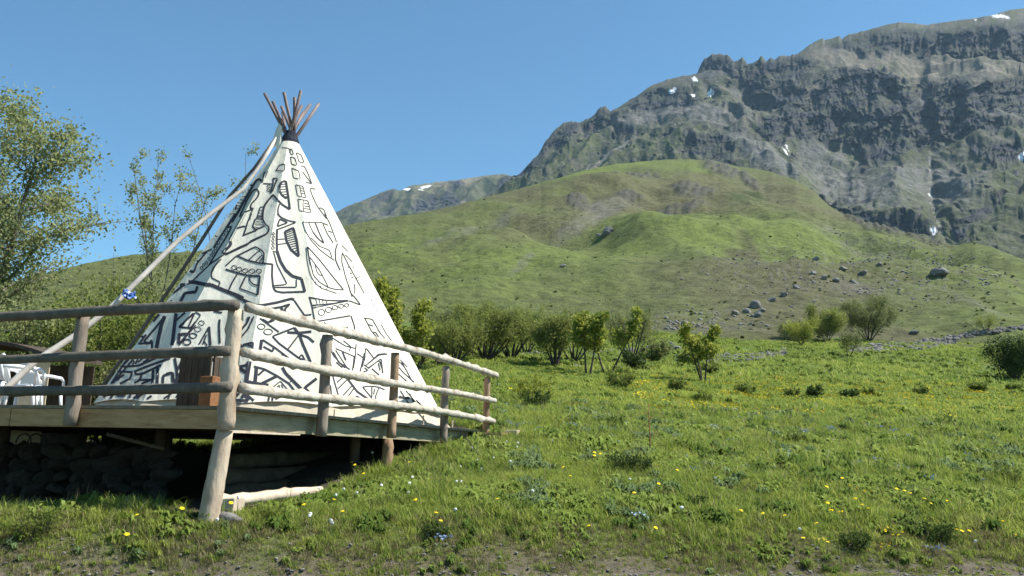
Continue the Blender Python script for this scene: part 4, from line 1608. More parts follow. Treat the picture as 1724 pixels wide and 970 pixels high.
# dark plank box and reddish block by the corner post
q = at(338, 640, 10.9)
bx_ = empty('plank_box', (q.x, q.y, ZD), 'dark upright box of rough planks behind the corner post', 'box', None, math.atan2(RD.y, RD.x))
zt = at(338, 602, 10.9).z - ZD
for i in range(5):
    MB().box((q + RD * -0.12 + LD * (-0.19 + 0.095 * i)).to_tuple()[:2] + (ZD + zt / 2,), RD, LD, ZV, 0.025, 0.086, zt, 0.004).build('plank', 'dark_plank', bx_)
for i in range(3):
    MB().box((q + RD * (-0.05 + 0.095 * i) + LD * -0.25).to_tuple()[:2] + (ZD + zt / 2,), RD, LD, ZV, 0.086, 0.025, zt, 0.004).build('plank', 'dark_plank', bx_)
MB().box((q.x + LD.x * -0.03, q.y + LD.y * -0.03, ZD + zt - 0.03), RD, LD, ZV, 0.2, 0.38, 0.03).build('lid', 'dark_plank', bx_)
q = at(353, 655, 10.2)
zt = at(353, 634, 10.2).z
mb = MB().box((q.x, q.y, (zt + ZD) / 2 + 0.001), RD, LD, ZV, 0.15, 0.17, zt - ZD, 0.006)
o = mb.build('wood_block', 'red_wood', None, False, 0.01)
tag(o, 'reddish brown wooden block standing beside the corner post', 'block')

# dry stone wall in the dark under the platform
random.seed(12)


def rock_verts(sx, sy, sz, seed, subdiv=1, rough=0.22):
    bm = bmesh.new()
    bmesh.ops.create_icosphere(bm, subdivisions=subdiv, radius=1.0)
    rs = random.Random(seed)
    off = [Vector((rs.uniform(-1, 1), rs.uniform(-1, 1), rs.uniform(-1, 1))).normalized() for _ in range(7)]
    hh = [rs.uniform(0.5, 0.85) for _ in off]
    for v in bm.verts:
        c = v.co.copy()
        for d_, h_ in zip(off, hh):       # chop facets off
            k_ = c.dot(d_)
            if k_ > h_:
                c -= d_ * (k_ - h_)
        c *= 1 + rs.uniform(-rough, rough) * 0.5
        v.co = Vector((c.x * sx, c.y * sy, c.z * sz))
    vs = [v.co.copy() for v in bm.verts]
    fs = [tuple(v.index for v in f.verts) for f in bm.faces]
    bm.free()
    return vs, fs


noise_mat('wall_stone', [(0.3, (0.030, 0.026, 0.022)), (0.7, (0.060, 0.052, 0.044))], 5, 0.95, 0.7, 18, dist=0.03)  # stone colour darkened to deepen the shade under the platform
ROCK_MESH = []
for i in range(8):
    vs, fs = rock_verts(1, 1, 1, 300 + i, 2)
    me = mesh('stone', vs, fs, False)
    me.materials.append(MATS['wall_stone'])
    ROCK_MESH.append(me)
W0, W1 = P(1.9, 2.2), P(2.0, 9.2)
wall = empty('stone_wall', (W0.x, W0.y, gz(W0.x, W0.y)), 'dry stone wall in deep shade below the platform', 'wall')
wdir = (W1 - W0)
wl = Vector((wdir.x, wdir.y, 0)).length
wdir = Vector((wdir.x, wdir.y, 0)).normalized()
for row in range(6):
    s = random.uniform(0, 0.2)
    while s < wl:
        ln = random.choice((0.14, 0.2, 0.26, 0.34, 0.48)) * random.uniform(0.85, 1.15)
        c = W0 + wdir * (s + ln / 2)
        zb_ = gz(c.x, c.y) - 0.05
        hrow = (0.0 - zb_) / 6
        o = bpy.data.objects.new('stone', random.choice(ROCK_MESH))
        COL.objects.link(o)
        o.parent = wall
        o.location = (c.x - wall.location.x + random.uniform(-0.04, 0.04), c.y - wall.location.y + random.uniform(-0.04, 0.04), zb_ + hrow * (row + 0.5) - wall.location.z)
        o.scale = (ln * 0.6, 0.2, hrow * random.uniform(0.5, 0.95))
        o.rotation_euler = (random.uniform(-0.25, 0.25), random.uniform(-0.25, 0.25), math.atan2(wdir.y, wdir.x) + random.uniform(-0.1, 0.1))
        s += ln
# loose boards and logs beneath the right-hand edge


def at_v(px, py, v):
    """Point of a pixel's ray on the upright plane v metres in from the right-hand edge."""
    d_ = ray(px, py)
    t_ = (OC + LD * v).dot(LD) / d_.dot(LD)
    return d_ * t_


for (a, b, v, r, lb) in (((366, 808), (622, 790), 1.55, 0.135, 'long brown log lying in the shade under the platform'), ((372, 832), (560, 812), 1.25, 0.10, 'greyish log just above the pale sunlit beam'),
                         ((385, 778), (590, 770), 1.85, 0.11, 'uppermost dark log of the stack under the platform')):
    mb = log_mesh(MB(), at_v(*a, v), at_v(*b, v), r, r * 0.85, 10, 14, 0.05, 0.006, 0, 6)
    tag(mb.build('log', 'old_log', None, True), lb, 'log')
mb = MB()
pa, pb = at_v(364, 846, 0.30), at_v(540, 826, 0.22)
pa.z = max(pa.z, gz(pa.x, pa.y) + 0.06)
pb.z = max(pb.z, gz(pb.x, pb.y) + 0.03)
tag(log_mesh(mb, pa, pb, 0.075, 0.06, 10, 18, 0.1, 0.012, 0, 8).build('beam', 'pale_beam', None, True), 'pale sunlit beam with ragged edges in the grass by the corner leg', 'beam')
q = at_v(392, 849, 0.16)
q.z = max(q.z, gz(q.x, q.y) + 0.06)
tag(MB().box(q, RD, LD, ZV, 0.17, 0.16, 0.13, 0.012).build('timber_offcut', 'pale_beam', None, False, 0.008), 'short square timber offcut leaning on the pale beam', 'offcut')
q = at(386, 868, 9.3)
vs, fs = rock_verts(0.14, 0.1, 0.085, 77, 2)
o = link('stone', mesh('stone', vs, fs, True), 'field_stone')
o.location = (q.x, q.y, gz(q.x, q.y) + 0.05)
tag(o, 'rounded pale stone at the foot of the corner leg', 'stone')
MB_ = MB()
pa, pb = at(180, 731, 9.9), at(275, 756, 10.3)
tag(MB_.tube([pa, pb], [0.022, 0.022], 6).build('stick', 'old_log', None), 'thin grey stick hanging aslant under the platform', 'stick')
# wooden step and white block past the end of the railing
q = at(838, 741, 16.0)
stp = empty('wooden_step', (q.x, q.y, gz(q.x, q.y)), 'small wooden step at the far end of the railing', 'step')
zt = at(838, 731, 16.0).z
MB().box((q.x, q.y, (zt + gz(q.x, q.y)) / 2 - 0.03), RD, LD, ZV, 0.5, 0.30, zt - gz(q.x, q.y) + 0.02, 0.005).build('riser', 'pale_beam', stp)
MB().box((q.x, q.y, zt), RD, LD, ZV, 0.54, 0.34, 0.035, 0.003).build('tread', 'fascia_wood', stp)
q = at(862, 747, 16.2)
zg_ = gz(q.x, q.y)
tag(MB().box((q.x, q.y, zg_ + 0.05), RD, LD, ZV, 0.25, 0.24, 0.18, 0.01).build('stone_block', 'pale_beam', None, False, 0.012), 'low pale block in the grass past the wooden step', 'block')
# thin black cable from the railing into the grass
c0 = P(u_at(752, 0.3), -0.2, 0.2)
mb = MB()
cp = [c0, at(765, 712, 13.4), at(785, 738, 13.1), at(800, 757, 12.9), at(806, 766, 12.7)]
mb.tube(cp, 0.006, 5)
tag(mb.build('cable', 'black_cable', None, True), 'thin black cable running from the low rail into the grass', 'cable')
# bent wire hoops in the gap under the left edge
for px in (38, 58):
    mb = MB()
    c = at(px, 747, 11.6)
    mb.tube([c + Vector((0.1 * math.cos(a), 0.02, 0.13 * math.sin(a))) for a in (i * math.pi / 10 for i in range(11))], 0.009, 5)
    tag(mb.build('wire_hoop', 'black_cable', None, True), 'bent black wire hoop under the platform, %s of the two' % ('left' if px == 38 else 'right'), 'hoop')

# ------------------------------------------------------------------ trees and bushes
noise_mat('bark_dark', [(0.3, (0.030, 0.024, 0.020)), (0.7, (0.085, 0.07, 0.055))], 9, 0.9, 0.5, 30)
noise_mat('bark_grey', [(0.3, (0.09, 0.08, 0.07)), (0.7, (0.19, 0.175, 0.155))], 9, 0.9, 0.5, 30)
leaf_mat('leaf_willow', [(0.0, (0.165, 0.2, 0.045)), (0.5, (0.23, 0.26, 0.066)), (1.0, (0.31, 0.325, 0.11))], 0.55)
leaf_mat('leaf_spring', [(0.0, (0.19, 0.225, 0.03)), (0.5, (0.27, 0.3, 0.05)), (1.0, (0.38, 0.39, 0.09))], 0.5)
leaf_mat('leaf_grey', [(0.0, (0.2, 0.235, 0.085)), (0.5, (0.28, 0.31, 0.13)), (1.0, (0.38, 0.4, 0.2))], 0.55)
leaf_mat('leaf_dark', [(0.0, (0.035, 0.06, 0.016)), (0.5, (0.06, 0.095, 0.022)), (1.0, (0.1, 0.135, 0.036))], 0.3)
leaf_mat('leaf_olive', [(0.0, (0.125, 0.15, 0.048)), (0.5, (0.18, 0.2, 0.07)), (1.0, (0.24, 0.25, 0.1))], 0.5)
leaf_mat('leaf_bush', [(0.0, (0.11, 0.145, 0.03)), (0.5, (0.165, 0.205, 0.042)), (1.0, (0.24, 0.265, 0.07))], 0.5)


def leaf_cloud(name, pts, size, aspect, m, parent, seed, droop=0.3):
    """One quad (folded to two triangles) per leaf at each point."""
    r = np.random.default_rng(seed)
    n = len(pts)
    P_ = np.asarray(pts, float)
    d = r.normal(size=(n, 3))
    d[:, 2] -= droop
    d /= np.linalg.norm(d, axis=1, keepdims=True)
    a = np.cross(d, r.normal(size=(n, 3)))
    a /= np.linalg.norm(a, axis=1, keepdims=True) + 1e-9
    L = size * r.uniform(0.6, 1.35, (n, 1))
    w = L * aspect
    v0 = P_
    v1 = P_ + d * L * 0.5 + a * w * 0.5
    v2 = P_ + d * L
    v3 = P_ + d * L * 0.45 - a * w * 0.5
    V = np.stack([v0, v1, v2, v3], 1).reshape(-1, 3)
    F = np.arange(4 * n).reshape(-1, 4)
    me = mesh_np(name, V, F, False)
    return link(name, me, m, parent)


def grow(base, height, seed, stems=1, lean=0.35, spread=0.5, nb=9, nt=5, r0=0.05, start=0.3, up=0.5, twig=0.35, stem_var=0.25, curl=0.25):
    """Grow stems, branches and twigs; returns (branch tubes, twig points with weights)."""
    R = random.Random(seed)
    tubes, tw = [], []

    def walk(p, d, L, n, wander, upw):
        pts = [p.copy()]
        for _ in range(n):
            d = (d + Vector((R.gauss(0, wander), R.gauss(0, wander), R.gauss(0, wander) + upw))).normalized()
            p = p + d * (L / n)
            pts.append(p.copy())
        return pts, d
    for s in range(stems):
        a = 2 * math.pi * (s + R.uniform(-0.3, 0.3)) / max(stems, 1)
        ln = lean * R.uniform(0.35, 1.0) if stems > 1 else lean * R.uniform(0.2, 0.5)
        d = Vector((math.cos(a) * ln, math.sin(a) * ln, 1)).normalized()
        H = height * R.uniform(1 - stem_var, 1.0)
        b = Vector(base) + Vector((math.cos(a), math.sin(a), 0)) * (0.12 * height * 0.25 if stems > 1 else 0)
        pts, _ = walk(b, d, H, 8, curl * 0.28, 0.03)
        rs = [r0 * (1 - 0.86 * i / 8) for i in range(9)]
        tubes.append((pts, rs, 6))
        for k in range(nb):
            t = start + (1 - start) * (k + R.random()) / nb
            i = min(7, int(t * 8))
            p = pts[i].lerp(pts[i + 1], t * 8 - i)
            a2 = R.uniform(0, 6.283)
            L = height * spread * (1.05 - 0.65 * t) * R.uniform(0.6, 1.1)
            d2 = Vector((math.cos(a2), math.sin(a2), up * R.uniform(0.4, 1.5)))
            out = Vector((p.x - base[0], p.y - base[1], 0))
            if out.length > 0.05:
                d2 += out.normalized() * 0.5
            p2, d3 = walk(p, d2.normalized(), L, 5, 0.16, 0.05)
            rb = rs[i] * 0.5
            tubes.append((p2, [rb * (1 - 0.8 * j / 5) for j in range(6)], 4))
            for q in range(nt):
                j = R.randint(1, 4)
                a3 = R.uniform(0, 6.283)
                d4 = (d3 + Vector((math.cos(a3), math.sin(a3), R.uniform(-0.3, 0.9))) * 0.9).normalized()
                p3, _ = walk(p2[j].lerp(p2[j + 1], R.random()), d4, L * twig * R.uniform(0.6, 1.3), 3, 0.2, 0.02)
                tubes.append((p3, [rb * 0.3, rb * 0.22, rb * 0.15, rb * 0.08], 3))
                tw.append(p3)
            tw.append(p2[2:])
        tw.append(pts[6:])
    return tubes, tw


def leaf_points(tw, n, jit, seed):
    R = np.random.default_rng(seed)
    A, B = [], []
    for pl in tw:
        for a, b in zip(pl, pl[1:]):
            A.append(a)
            B.append(b)
    A, B = np.array(A), np.array(B)
    i = R.integers(0, len(A), n)
    t = R.random((n, 1))
    return A[i] * (1 - t) + B[i] * t + R.normal(0, jit, (n, 3))


def plant(name, label, cat, base, height, leaves, lsize, lm, seed, group=None, aspect=0.55, jit=0.12, bark='bark_dark', droop=0.3, clip=None, parts=('trunk', 'crown'), **kw):
    t = empty(name, tuple(base), label, cat, group)
    tubes, tw = grow(Vector(base) - Vector((0, 0, 0.05)), height, seed, **kw)
    mb = MB()
    for p, r, s in tubes:
        mb.tube(p, r, s, False)
    mb.build(parts[0], bark, t, True)
    pts = leaf_points(tw, leaves, jit, seed)
    if clip is not None:
        c, ra = np.array(clip[0]), np.array(clip[1])
        q = (((pts - c) / ra) ** 2).sum(1)
        pts = pts[q < 1.0]
    leaf_cloud(parts[1], pts, lsize, aspect, lm, t, seed, droop)
    return t


def gp(px, d):
    """Ground point under a pixel column at distance y = d."""
    x = at(px, 620, d).x
    return Vector((x, d, gz(x, d)))


TREES = 'trees beyond the platform'
# the big pale tree at the left edge
b = gp(-112, 25)
plant('willow_tree', 'large pale green tree reaching in at the left edge of the sky', 'tree', b, 10.4, 70000, 0.105, 'leaf_grey', 501, None, 0.6, 0.2, 'bark_grey', stems=4, lean=0.5, spread=0.42, nb=22, nt=9, r0=0.16, start=0.22, up=0.45, twig=0.4)
b = gp(-150, 29)
plant('willow_tree', 'pale tree mostly cut off by the left edge', 'tree', b, 9.0, 9000, 0.10, 'leaf_grey', 502, None, 0.6, 0.16, 'bark_grey', stems=2, lean=0.3, spread=0.4, nb=14, nt=6, r0=0.15, start=0.25)
# slender young tree left of the tepee
b = gp(252, 27)
plant('young_tree', 'slender upright young tree with sparse leaves left of the tepee', 'tree', b, 8.7, 6500, 0.085, 'leaf_grey', 511, None, 0.6, 0.08, 'bark_grey', stems=5, lean=0.16, spread=0.17, nb=13, nt=4, r0=0.045, start=0.25, up=1.6, stem_var=0.22)
b = gp(410, 30)
plant('young_tree', 'thin sparse tree hidden behind the left slope of the tepee', 'tree', b, 9.3, 1800, 0.085, 'leaf_grey', 512, None, 0.6, 0.08, 'bark_grey', stems=3, lean=0.12, spread=0.16, nb=10, nt=4, r0=0.04, start=0.3, up=1.5)
# shrubs behind the left railing
for i, (px, d, h, n, m_, lb) in enumerate(((-40, 21, 4.0, 8000, 'leaf_olive', 'dense shrub behind the shelter, cut by the left edge'), (35, 22, 4.3, 9000, 'leaf_grey', 'grey green shrub rising above the shelter roof'),
                                          (105, 24, 4.0, 8000, 'leaf_willow', 'olive shrub between the shelter and the railing post'), (165, 22, 4.7, 9000, 'leaf_bush', 'leafy green shrub behind the blue cloth'),
                                          (215, 25, 5.6, 9000, 'leaf_willow', 'tall yellow green shrub at the foot of the slender young tree'), (275, 23, 5.0, 8000, 'leaf_bush', 'green shrub pressed against the left slope of the tepee'),
                                          (120, 19.5, 2.0, 5000, 'leaf_dark', 'low dark shrub beside the plywood panel'), (190, 19.5, 2.0, 4000, 'leaf_olive', 'low olive shrub behind the lowest left rail'), (330, 26, 4.6, 5000, 'leaf_bush', 'shrub standing behind the tepee on its left'))):
    plant('shrub', lb, 'shrub', gp(px, d), h * (0.78 if d > 20 else 0.95), int(n * 0.75), 0.09, m_, 520 + i, 'shrubs behind the railing', 0.6, 0.16, stems=7, lean=0.5, spread=0.34, nb=8, nt=5, r0=0.04, start=0.12, up=0.7)
# right of the tepee
b = gp(672, 26)
plant('young_tree', 'bright leafy young tree just right of the tepee', 'tree', b, 3.7, 5200, 0.12, 'leaf_spring', 541, None, 0.65, 0.10, stems=3, lean=0.28, spread=0.24, nb=9, nt=4, r0=0.04, start=0.3, up=1.1)
WILLOW = 'willow bushes along the meadow'
for i, (px, d, h, n, lm_, st, lean, lb) in enumerate((
        (742, 50, 4.0, 9000, 'leaf_olive', 9, 0.5, 'olive willow bush nearest the tepee'),
        (790, 55, 4.3, 8000, 'leaf_willow', 9, 0.5, 'pale willow bush behind the round willow'),
        (818, 47, 3.9, 15000, 'leaf_willow', 14, 0.75, 'broad round willow bush with many dark stems'),
        (885, 58, 4.3, 7000, 'leaf_grey', 9, 0.5, 'greyish willow bush between the two groups of willows'),
        (935, 44, 3.4, 8000, 'leaf_willow', 7, 0.4, 'willow bush with a thick cluster of dark stems'),
        (1062, 55, 4.6, 4200, 'leaf_olive', 9, 0.55, 'thin half bare willow at the right end of the row'),
        (700, 45, 3.0, 5000, 'leaf_olive', 7, 0.5, 'low willow just behind the bright young tree'),
        (765, 44, 3.0, 6000, 'leaf_willow', 10, 0.7, 'low willow in front of the gap left of the round bush'),
        (860, 51, 3.8, 8000, 'leaf_willow', 10, 0.65, 'leafy willow leaning on the right side of the round bush'),
        (965, 50, 3.9, 7000, 'leaf_olive', 9, 0.6, 'willow behind the forked young tree'))):
    plant('willow_bush', lb, 'bush', gp(px, d), h * 0.84, int(n * 2.0), 0.105, lm_, 560 + i, WILLOW, 0.45, 0.17, stems=st, lean=lean * 1.35, spread=0.40, nb=8, nt=7, r0=0.06, start=0.4, up=0.8)
for i, (px, d, h, n, lb, lean, st) in enumerate(((990, 39, 3.3, 2600, 'young tree with bright leaf tufts on a thin forked trunk', 0.3, 2), (1024, 42, 3.5, 2400, 'young tree with a leaning dark trunk right of the forked one', 0.4, 2))):
    plant('young_tree', lb, 'tree', gp(px, d), h, n, 0.16, 'leaf_spring', 581 + i, None, 0.7, 0.09, stems=st, lean=lean, spread=0.33, nb=8, nt=4, r0=0.06, start=0.42, up=0.7)
b = cast(1184, 645)
plant('young_tree', 'small rounded sapling with yellow green leaves alone in the meadow', 'tree', b, 2.75, 3400, 0.14, 'leaf_spring', 590, None, 0.75, 0.10, stems=3, lean=0.55, spread=0.36, nb=9, nt=4, r0=0.05, start=0.4, up=0.6, stem_var=0.12)
for i, (px, py, h, n, lm_, lb, st) in enumerate(((1392, 577, 4.3, 9000, 'leaf_willow', 'round pale green bush left of the many stemmed tree', 6), (1462, 576, 5.4, 9000, 'leaf_olive', 'broad many stemmed tree with dark trunks on the stony bank', 9),
                                                (1350, 582, 3.0, 2500, 'leaf_spring', 'small thin yellow green bush beside the round one', 5), (1332, 575, 2.4, 1300, 'leaf_olive', 'thin brownish bush at the start of the stony bank', 5),
                                                (1428, 602, 2.6, 700, 'leaf_olive', 'wispy sapling in front of the stony bank', 2), (1660, 558, 2.2, 700, 'leaf_willow', 'wispy little bush far right on the green slope', 4))):
    b = cast(px, py)
    if b is None:
        continue
    plant('willow_bush', lb, 'bush', b, h * 0.95, int(n * 2.2), 0.15, lm_, 600 + i, 'bushes on the stony bank', 0.5, 0.26, stems=st, lean=0.8, spread=0.38, nb=8, nt=5, r0=0.09 if st > 8 else 0.05, start=0.3, up=0.8)
b = cast(1712, 640)
plant('dark_bush', 'dark dense bush at the right edge of the meadow', 'bush', b, 3.0, 9000, 0.15, 'leaf_dark', 620, None, 0.5, 0.2, stems=9, lean=0.6, spread=0.36, nb=7, nt=5, r0=0.05, start=0.12, up=0.7)
# low leafy plants dotted over the meadow
HERBS = [(1047, 655, 0.95, 'leaf_bush', 'knee high leafy plant below the willow row'), (893, 682, 1.0, 'leaf_spring', 'pale leafy plant past the end of the railing'), (905, 690, 0.55, 'leaf_dark', 'dark low plant at the foot of the pale leafy one'),
         (1105, 612, 1.5, 'leaf_olive', 'brownish shrub left of the stone heap'), (1068, 625, 1.2, 'leaf_dark', 'dark shrub below the thin willow'), (1372, 672, 0.55, 'leaf_dark', 'dark tussock in the yellow flowers, largest of its row'),
         (1432, 674, 0.5, 'leaf_dark', 'dark round tussock right of the largest one'), (1332, 670, 0.4, 'leaf_bush', 'small tussock left of the largest one'), (1252, 667, 0.5, 'leaf_bush', 'loose tussock at the left end of the yellow flowers'),
         (1552, 668, 0.5, 'leaf_bush', 'dark tussock near the middle of the right meadow'), (1648, 662, 0.6, 'leaf_bush', 'tussock close to the dark bush'), (1706, 662, 0.5, 'leaf_bush', 'tussock nearest the right edge'),
         (1462, 668, 0.4, 'leaf_bush', 'faint tussock among the yellow flowers'), (1182, 682, 0.42, 'leaf_bush', 'small tussock below the lone sapling'), (1050, 800, 0.42, 'leaf_dark', 'dark leafy clump at the foot of the bare twig'),
         (1075, 800, 0.36, 'leaf_dark', 'dark leaves right of the clump by the bare twig'), (1190, 632, 0.8, 'leaf_bush', 'leafy plants round the trunk of the lone sapling'), (1140, 660, 0.6, 'leaf_bush', 'wide green tussock left of the lone sapling'),
         (1700, 820, 0.36, 'leaf_bush', 'leafy rosette near the right edge of the foreground'), (1340, 750, 0.3, 'leaf_bush', 'leafy clump in the middle of the meadow'), (1580, 910, 0.3, 'leaf_dark', 'dark leafy clump close to the road at right'),
         (1440, 925, 0.26, 'leaf_dark', 'dark ragged clump at the road edge'), (1170, 860, 0.24, 'leaf_dark', 'dark clump of leaves in the near grass'), (730, 905, 0.2, 'leaf_dark', 'dark clump in the near grass below the platform'),
         (455, 880, 0.22, 'leaf_bush', 'leafy clump right of the corner leg'), (60, 905, 0.35, 'leaf_bush', 'tall grass clump in the shade at lower left')]
for i, (px, py, h, lm_, lb) in enumerate(HERBS):
    b = cast(px, py)
    dd = b.y
    plant('herb_clump', lb, 'plant', b, h, int(900 * max(1.0, h * 1.3)), max(0.035, dd * 0.0034), lm_, 640 + i, 'leafy clumps in the meadow', 0.45, 0.05 * max(h, 0.5), 'bark_dark', -0.8, parts=('stems', 'leaves'),
          stems=9, lean=1.2, spread=0.5, nb=4, nt=3, r0=0.008, start=0.1, up=0.8)
# bare twig standing in the meadow
b = cast(1094, 768)
tw = empty('dead_sapling', tuple(b), 'bare reddish twig standing upright in the meadow', 'sapling')
top = at(1092, 680, b.y)
mb = MB().tube([b - Vector((0, 0, 0.05)), b.lerp(top, 0.35) + Vector((0.012, 0, 0)), b.lerp(top, 0.7), top], [0.014, 0.012, 0.009, 0.004], 6)
mb.build('stem', 'red_wood', tw, True)
for f, dx in ((0.38, 0.14), (0.55, -0.06), (0.7, 0.07), (0.8, -0.05)):
    p = b.lerp(top, f)
    MB().tube([p, p + Vector((dx, 0.02, abs(dx) * 0.6))], [0.006, 0.003], 4).build('twig', 'red_wood', tw, True)

# ------------------------------------------------------------------ boulders and stone heaps
def boulder(px, py, s, label, name='boulder', flat=0.75, seed=0, sub=3):
    b = cast(px, py)
    if b is None:
        return
    sx = s * b.length / F_PX
    vs, fs = rock_verts(sx, sx * 0.8, sx * flat, seed, sub, 0.14)
    o_ = link(name, mesh(name, vs, fs, False), 'hill_boulder')
    o_.location = b + Vector((0, 0, sx * flat * 0.35))
    o_.rotation_euler = (0, 0, seed * 1.3)
    tag(o_, label, 'boulder', 'boulders on the slopes')


for i, (px, py, s, lb) in enumerate(((1022, 394, 13, 'lone grey boulder on the green slope below the peak'), (1008, 398, 5, 'small stone left of the lone boulder'), (1271, 517, 12, 'largest boulder of the cluster on the knoll'),
                                    (1258, 527, 8, 'boulder at the left of the knoll cluster'), (1284, 525, 8, 'boulder at the right of the knoll cluster'), (1300, 507, 8, 'boulder above the knoll cluster'), (1238, 530, 7, 'low stone at the left foot of the knoll'),
                                    (1320, 498, 7, 'stone at the top of the knoll'), (1340, 486, 6, 'small stone above the knoll'), (1275, 532, 9, 'dark boulder at the foot of the knoll cluster'), (1582, 463, 14, 'pale wide rock on the right slope'), (1455, 462, 8, 'rock near the middle of the stony slope'),
                                    (1420, 455, 7, 'rock left of the middle of the stony slope'), (1408, 474, 6, 'low rock on the stony slope'), (1480, 448, 6, 'rock at the upper part of the stony slope'), (948, 449, 5, 'small dark boulder on the terrace'), (1153, 548, 8, 'dark upright stone right of the willows'),
                                    (1374, 438, 6, 'stone on the left rim of the stony slope'), (1440, 478, 6, 'stone low on the stony slope'), (1388, 470, 7, 'pale stone at the left of the stony slope'), (1370, 462, 6, 'small rock on the left of the stony slope'))):
    boulder(px, py, s, lb, seed=700 + i)
for i, (px, py, s, lb) in enumerate(((905, 600, 9, 'pinkish stone between the willows'), (922, 603, 8, 'flat stone right of the pinkish one'), (970, 618, 7, 'stone below the cluster of dark stems'), (1010, 595, 8, 'pale stone under the forked young tree'), (1055, 600, 9, 'pale stone below the thin willow'),
                                    (892, 598, 7, 'small stone left of the pinkish one'), (1140, 590, 10, 'grey stone left of the stone heap'), (1320, 590, 7, 'stone between the heap and the bushes'), (1432, 587, 7, 'flat stone before the bank'), (1540, 562, 8, 'stone at the right end of the bank'))):
    boulder(px, py, s, lb, 'stone', 0.6, 800 + i, 2)
    

def heap(name, path, label, n, size, seed):
    """A long low heap of rubble: far too many small stones to count."""
    R = random.Random(seed)
    V, F_ = [], []
    protos = [rock_verts(1, 1, 0.7, seed + i, 1, 0.2) for i in range(6)]
    for _ in range(n):
        i = R.randrange(len(path) - 1)
        t = R.random()
        (x0, y0, w0), (x1, y1, w1) = path[i], path[i + 1]
        w = w0 + (w1 - w0) * t
        py = y0 + (y1 - y0) * t + R.uniform(-1, 1) * w
        b = cast(x0 + (x1 - x0) * t, py)
        if b is None:
            continue
        s = size * R.uniform(0.5, 1.4) * (1.6 if R.random() < 0.08 else 1)
        vs, fs = R.choice(protos)
        o_ = len(V)
        M = Matrix.Rotation(R.uniform(0, 6.28), 3, 'Z') @ Matrix.Rotation(R.uniform(-0.5, 0.5), 3, 'X')
        lift = Vector((b.x, b.y, b.z + s * R.uniform(-0.1, 0.5)))
        V += [M @ (v * s) + lift for v in vs]
        F_ += [tuple(k + o_ for k in f) for f in fs]
    o_ = link(name, mesh(name, V, F_, False), 'field_stone')
    return tag(o_, label, 'rubble', None, 'stuff')


heap('rubble_heap', [(1138, 606, 6), (1200, 606, 7), (1260, 603, 6), (1325, 596, 4)], 'long low heap of grey rubble behind the lone sapling', 620, 0.17, 31)
heap('rubble_bank', [(1430, 590, 4), (1480, 587, 6), (1560, 582, 8), (1610, 575, 5)], 'bank of grey rubble under the many stemmed tree', 620, 0.24, 32)
heap('rubble_strip', [(860, 602, 4), (960, 596, 5), (1080, 590, 5), (1140, 582, 5)], 'scattered rubble between the willows', 160, 0.2, 33)
heap('rubble_ridge', [(1590, 572, 4), (1660, 560, 4), (1724, 552, 4)], 'thin line of rubble at the right end of the meadow', 200, 0.24, 34)

# ------------------------------------------------------------------ grass, herbs and flowers
leaf_mat('grass_blade', [(0.0, (0.1356, 0.1977, 0.0294)), (0.35, (0.1977, 0.2712, 0.0452)), (0.7, (0.2655, 0.3333, 0.0678)), (0.93, (0.3616, 0.3785, 0.113)), (1.0, (0.4746, 0.4294, 0.226))], 0.5, 0.75)
leaf_mat('grass_lime', [(0.0, (0.226, 0.2825, 0.0452)), (0.5, (0.3107, 0.3672, 0.0678)), (1.0, (0.4181, 0.4407, 0.1243))], 0.5, 0.75)
leaf_mat('herb_blue', [(0.0, (0.070, 0.115, 0.040)), (0.5, (0.11, 0.165, 0.062)), (1.0, (0.17, 0.225, 0.10))], 0.35, 0.8)
leaf_mat('herb_deep', [(0.0, (0.0621, 0.1073, 0.0181)), (0.5, (0.096, 0.1525, 0.0271)), (1.0, (0.1412, 0.1977, 0.0407))], 0.4, 0.8)
leaf_mat('grass_dry', [(0.0, (0.14, 0.14, 0.05)), (0.5, (0.22, 0.20, 0.09)), (1.0, (0.34, 0.30, 0.17))], 0.3, 0.6)
leaf_mat('herb_leaf', [(0.0, (0.1299, 0.1865, 0.0316)), (0.5, (0.1865, 0.2542, 0.0475)), (1.0, (0.2599, 0.322, 0.0791))], 0.45, 0.8)
mat('dandelion_yellow', (0.78, 0.56, 0.02), 0.8, 0.1)
mat('seed_white', (0.62, 0.63, 0.60), 0.9, 0.1)
mat('forget_blue', (0.34, 0.42, 0.58), 0.8, 0.1)
mat('flower_stem', (0.12, 0.17, 0.05), 0.7, 0.2)

PROTO = bpy.data.collections.new('meadow_prototypes')


def proto(name, V, F_, m, n=4):
    me = mesh_np(name, np.array(V), np.array(F_), False, n)
    me.materials.append(MATS[m])
    o_ = bpy.data.objects.new(name, me)
    PROTO.objects.link(o_)
    return o_


def tuft(seed, n, h, w, rad, bend):
    R = random.Random(seed)
    V, F_ = [], []
    for _ in range(n):
        a = R.uniform(0, 6.283)
        r = rad * math.sqrt(R.random())
        b = Vector((math.cos(a) * r, math.sin(a) * r, -0.01))
        a2 = R.uniform(0, 6.283)
        o_ = Vector((math.cos(a2), math.sin(a2), 0))
        s = Vector((-o_.y, o_.x, 0)) * (w * R.uniform(0.6, 1.2) / 2)
        hh = h * R.uniform(0.45, 1.1)
        bd = bend * R.uniform(0.2, 1.3) * hh
        i = len(V)
        m1 = b + o_ * bd * 0.35 + Vector((0, 0, hh * 0.6))
        tip = b + o_ * bd + Vector((0, 0, hh * R.uniform(0.8, 1.0)))
        V += [b - s, b + s, m1 + s * 0.8, m1 - s * 0.8, tip + s * 0.12, tip - s * 0.12]
        F_ += [(i, i + 1, i + 2, i + 3), (i + 3, i + 2, i + 4, i + 5)]
    return V, F_


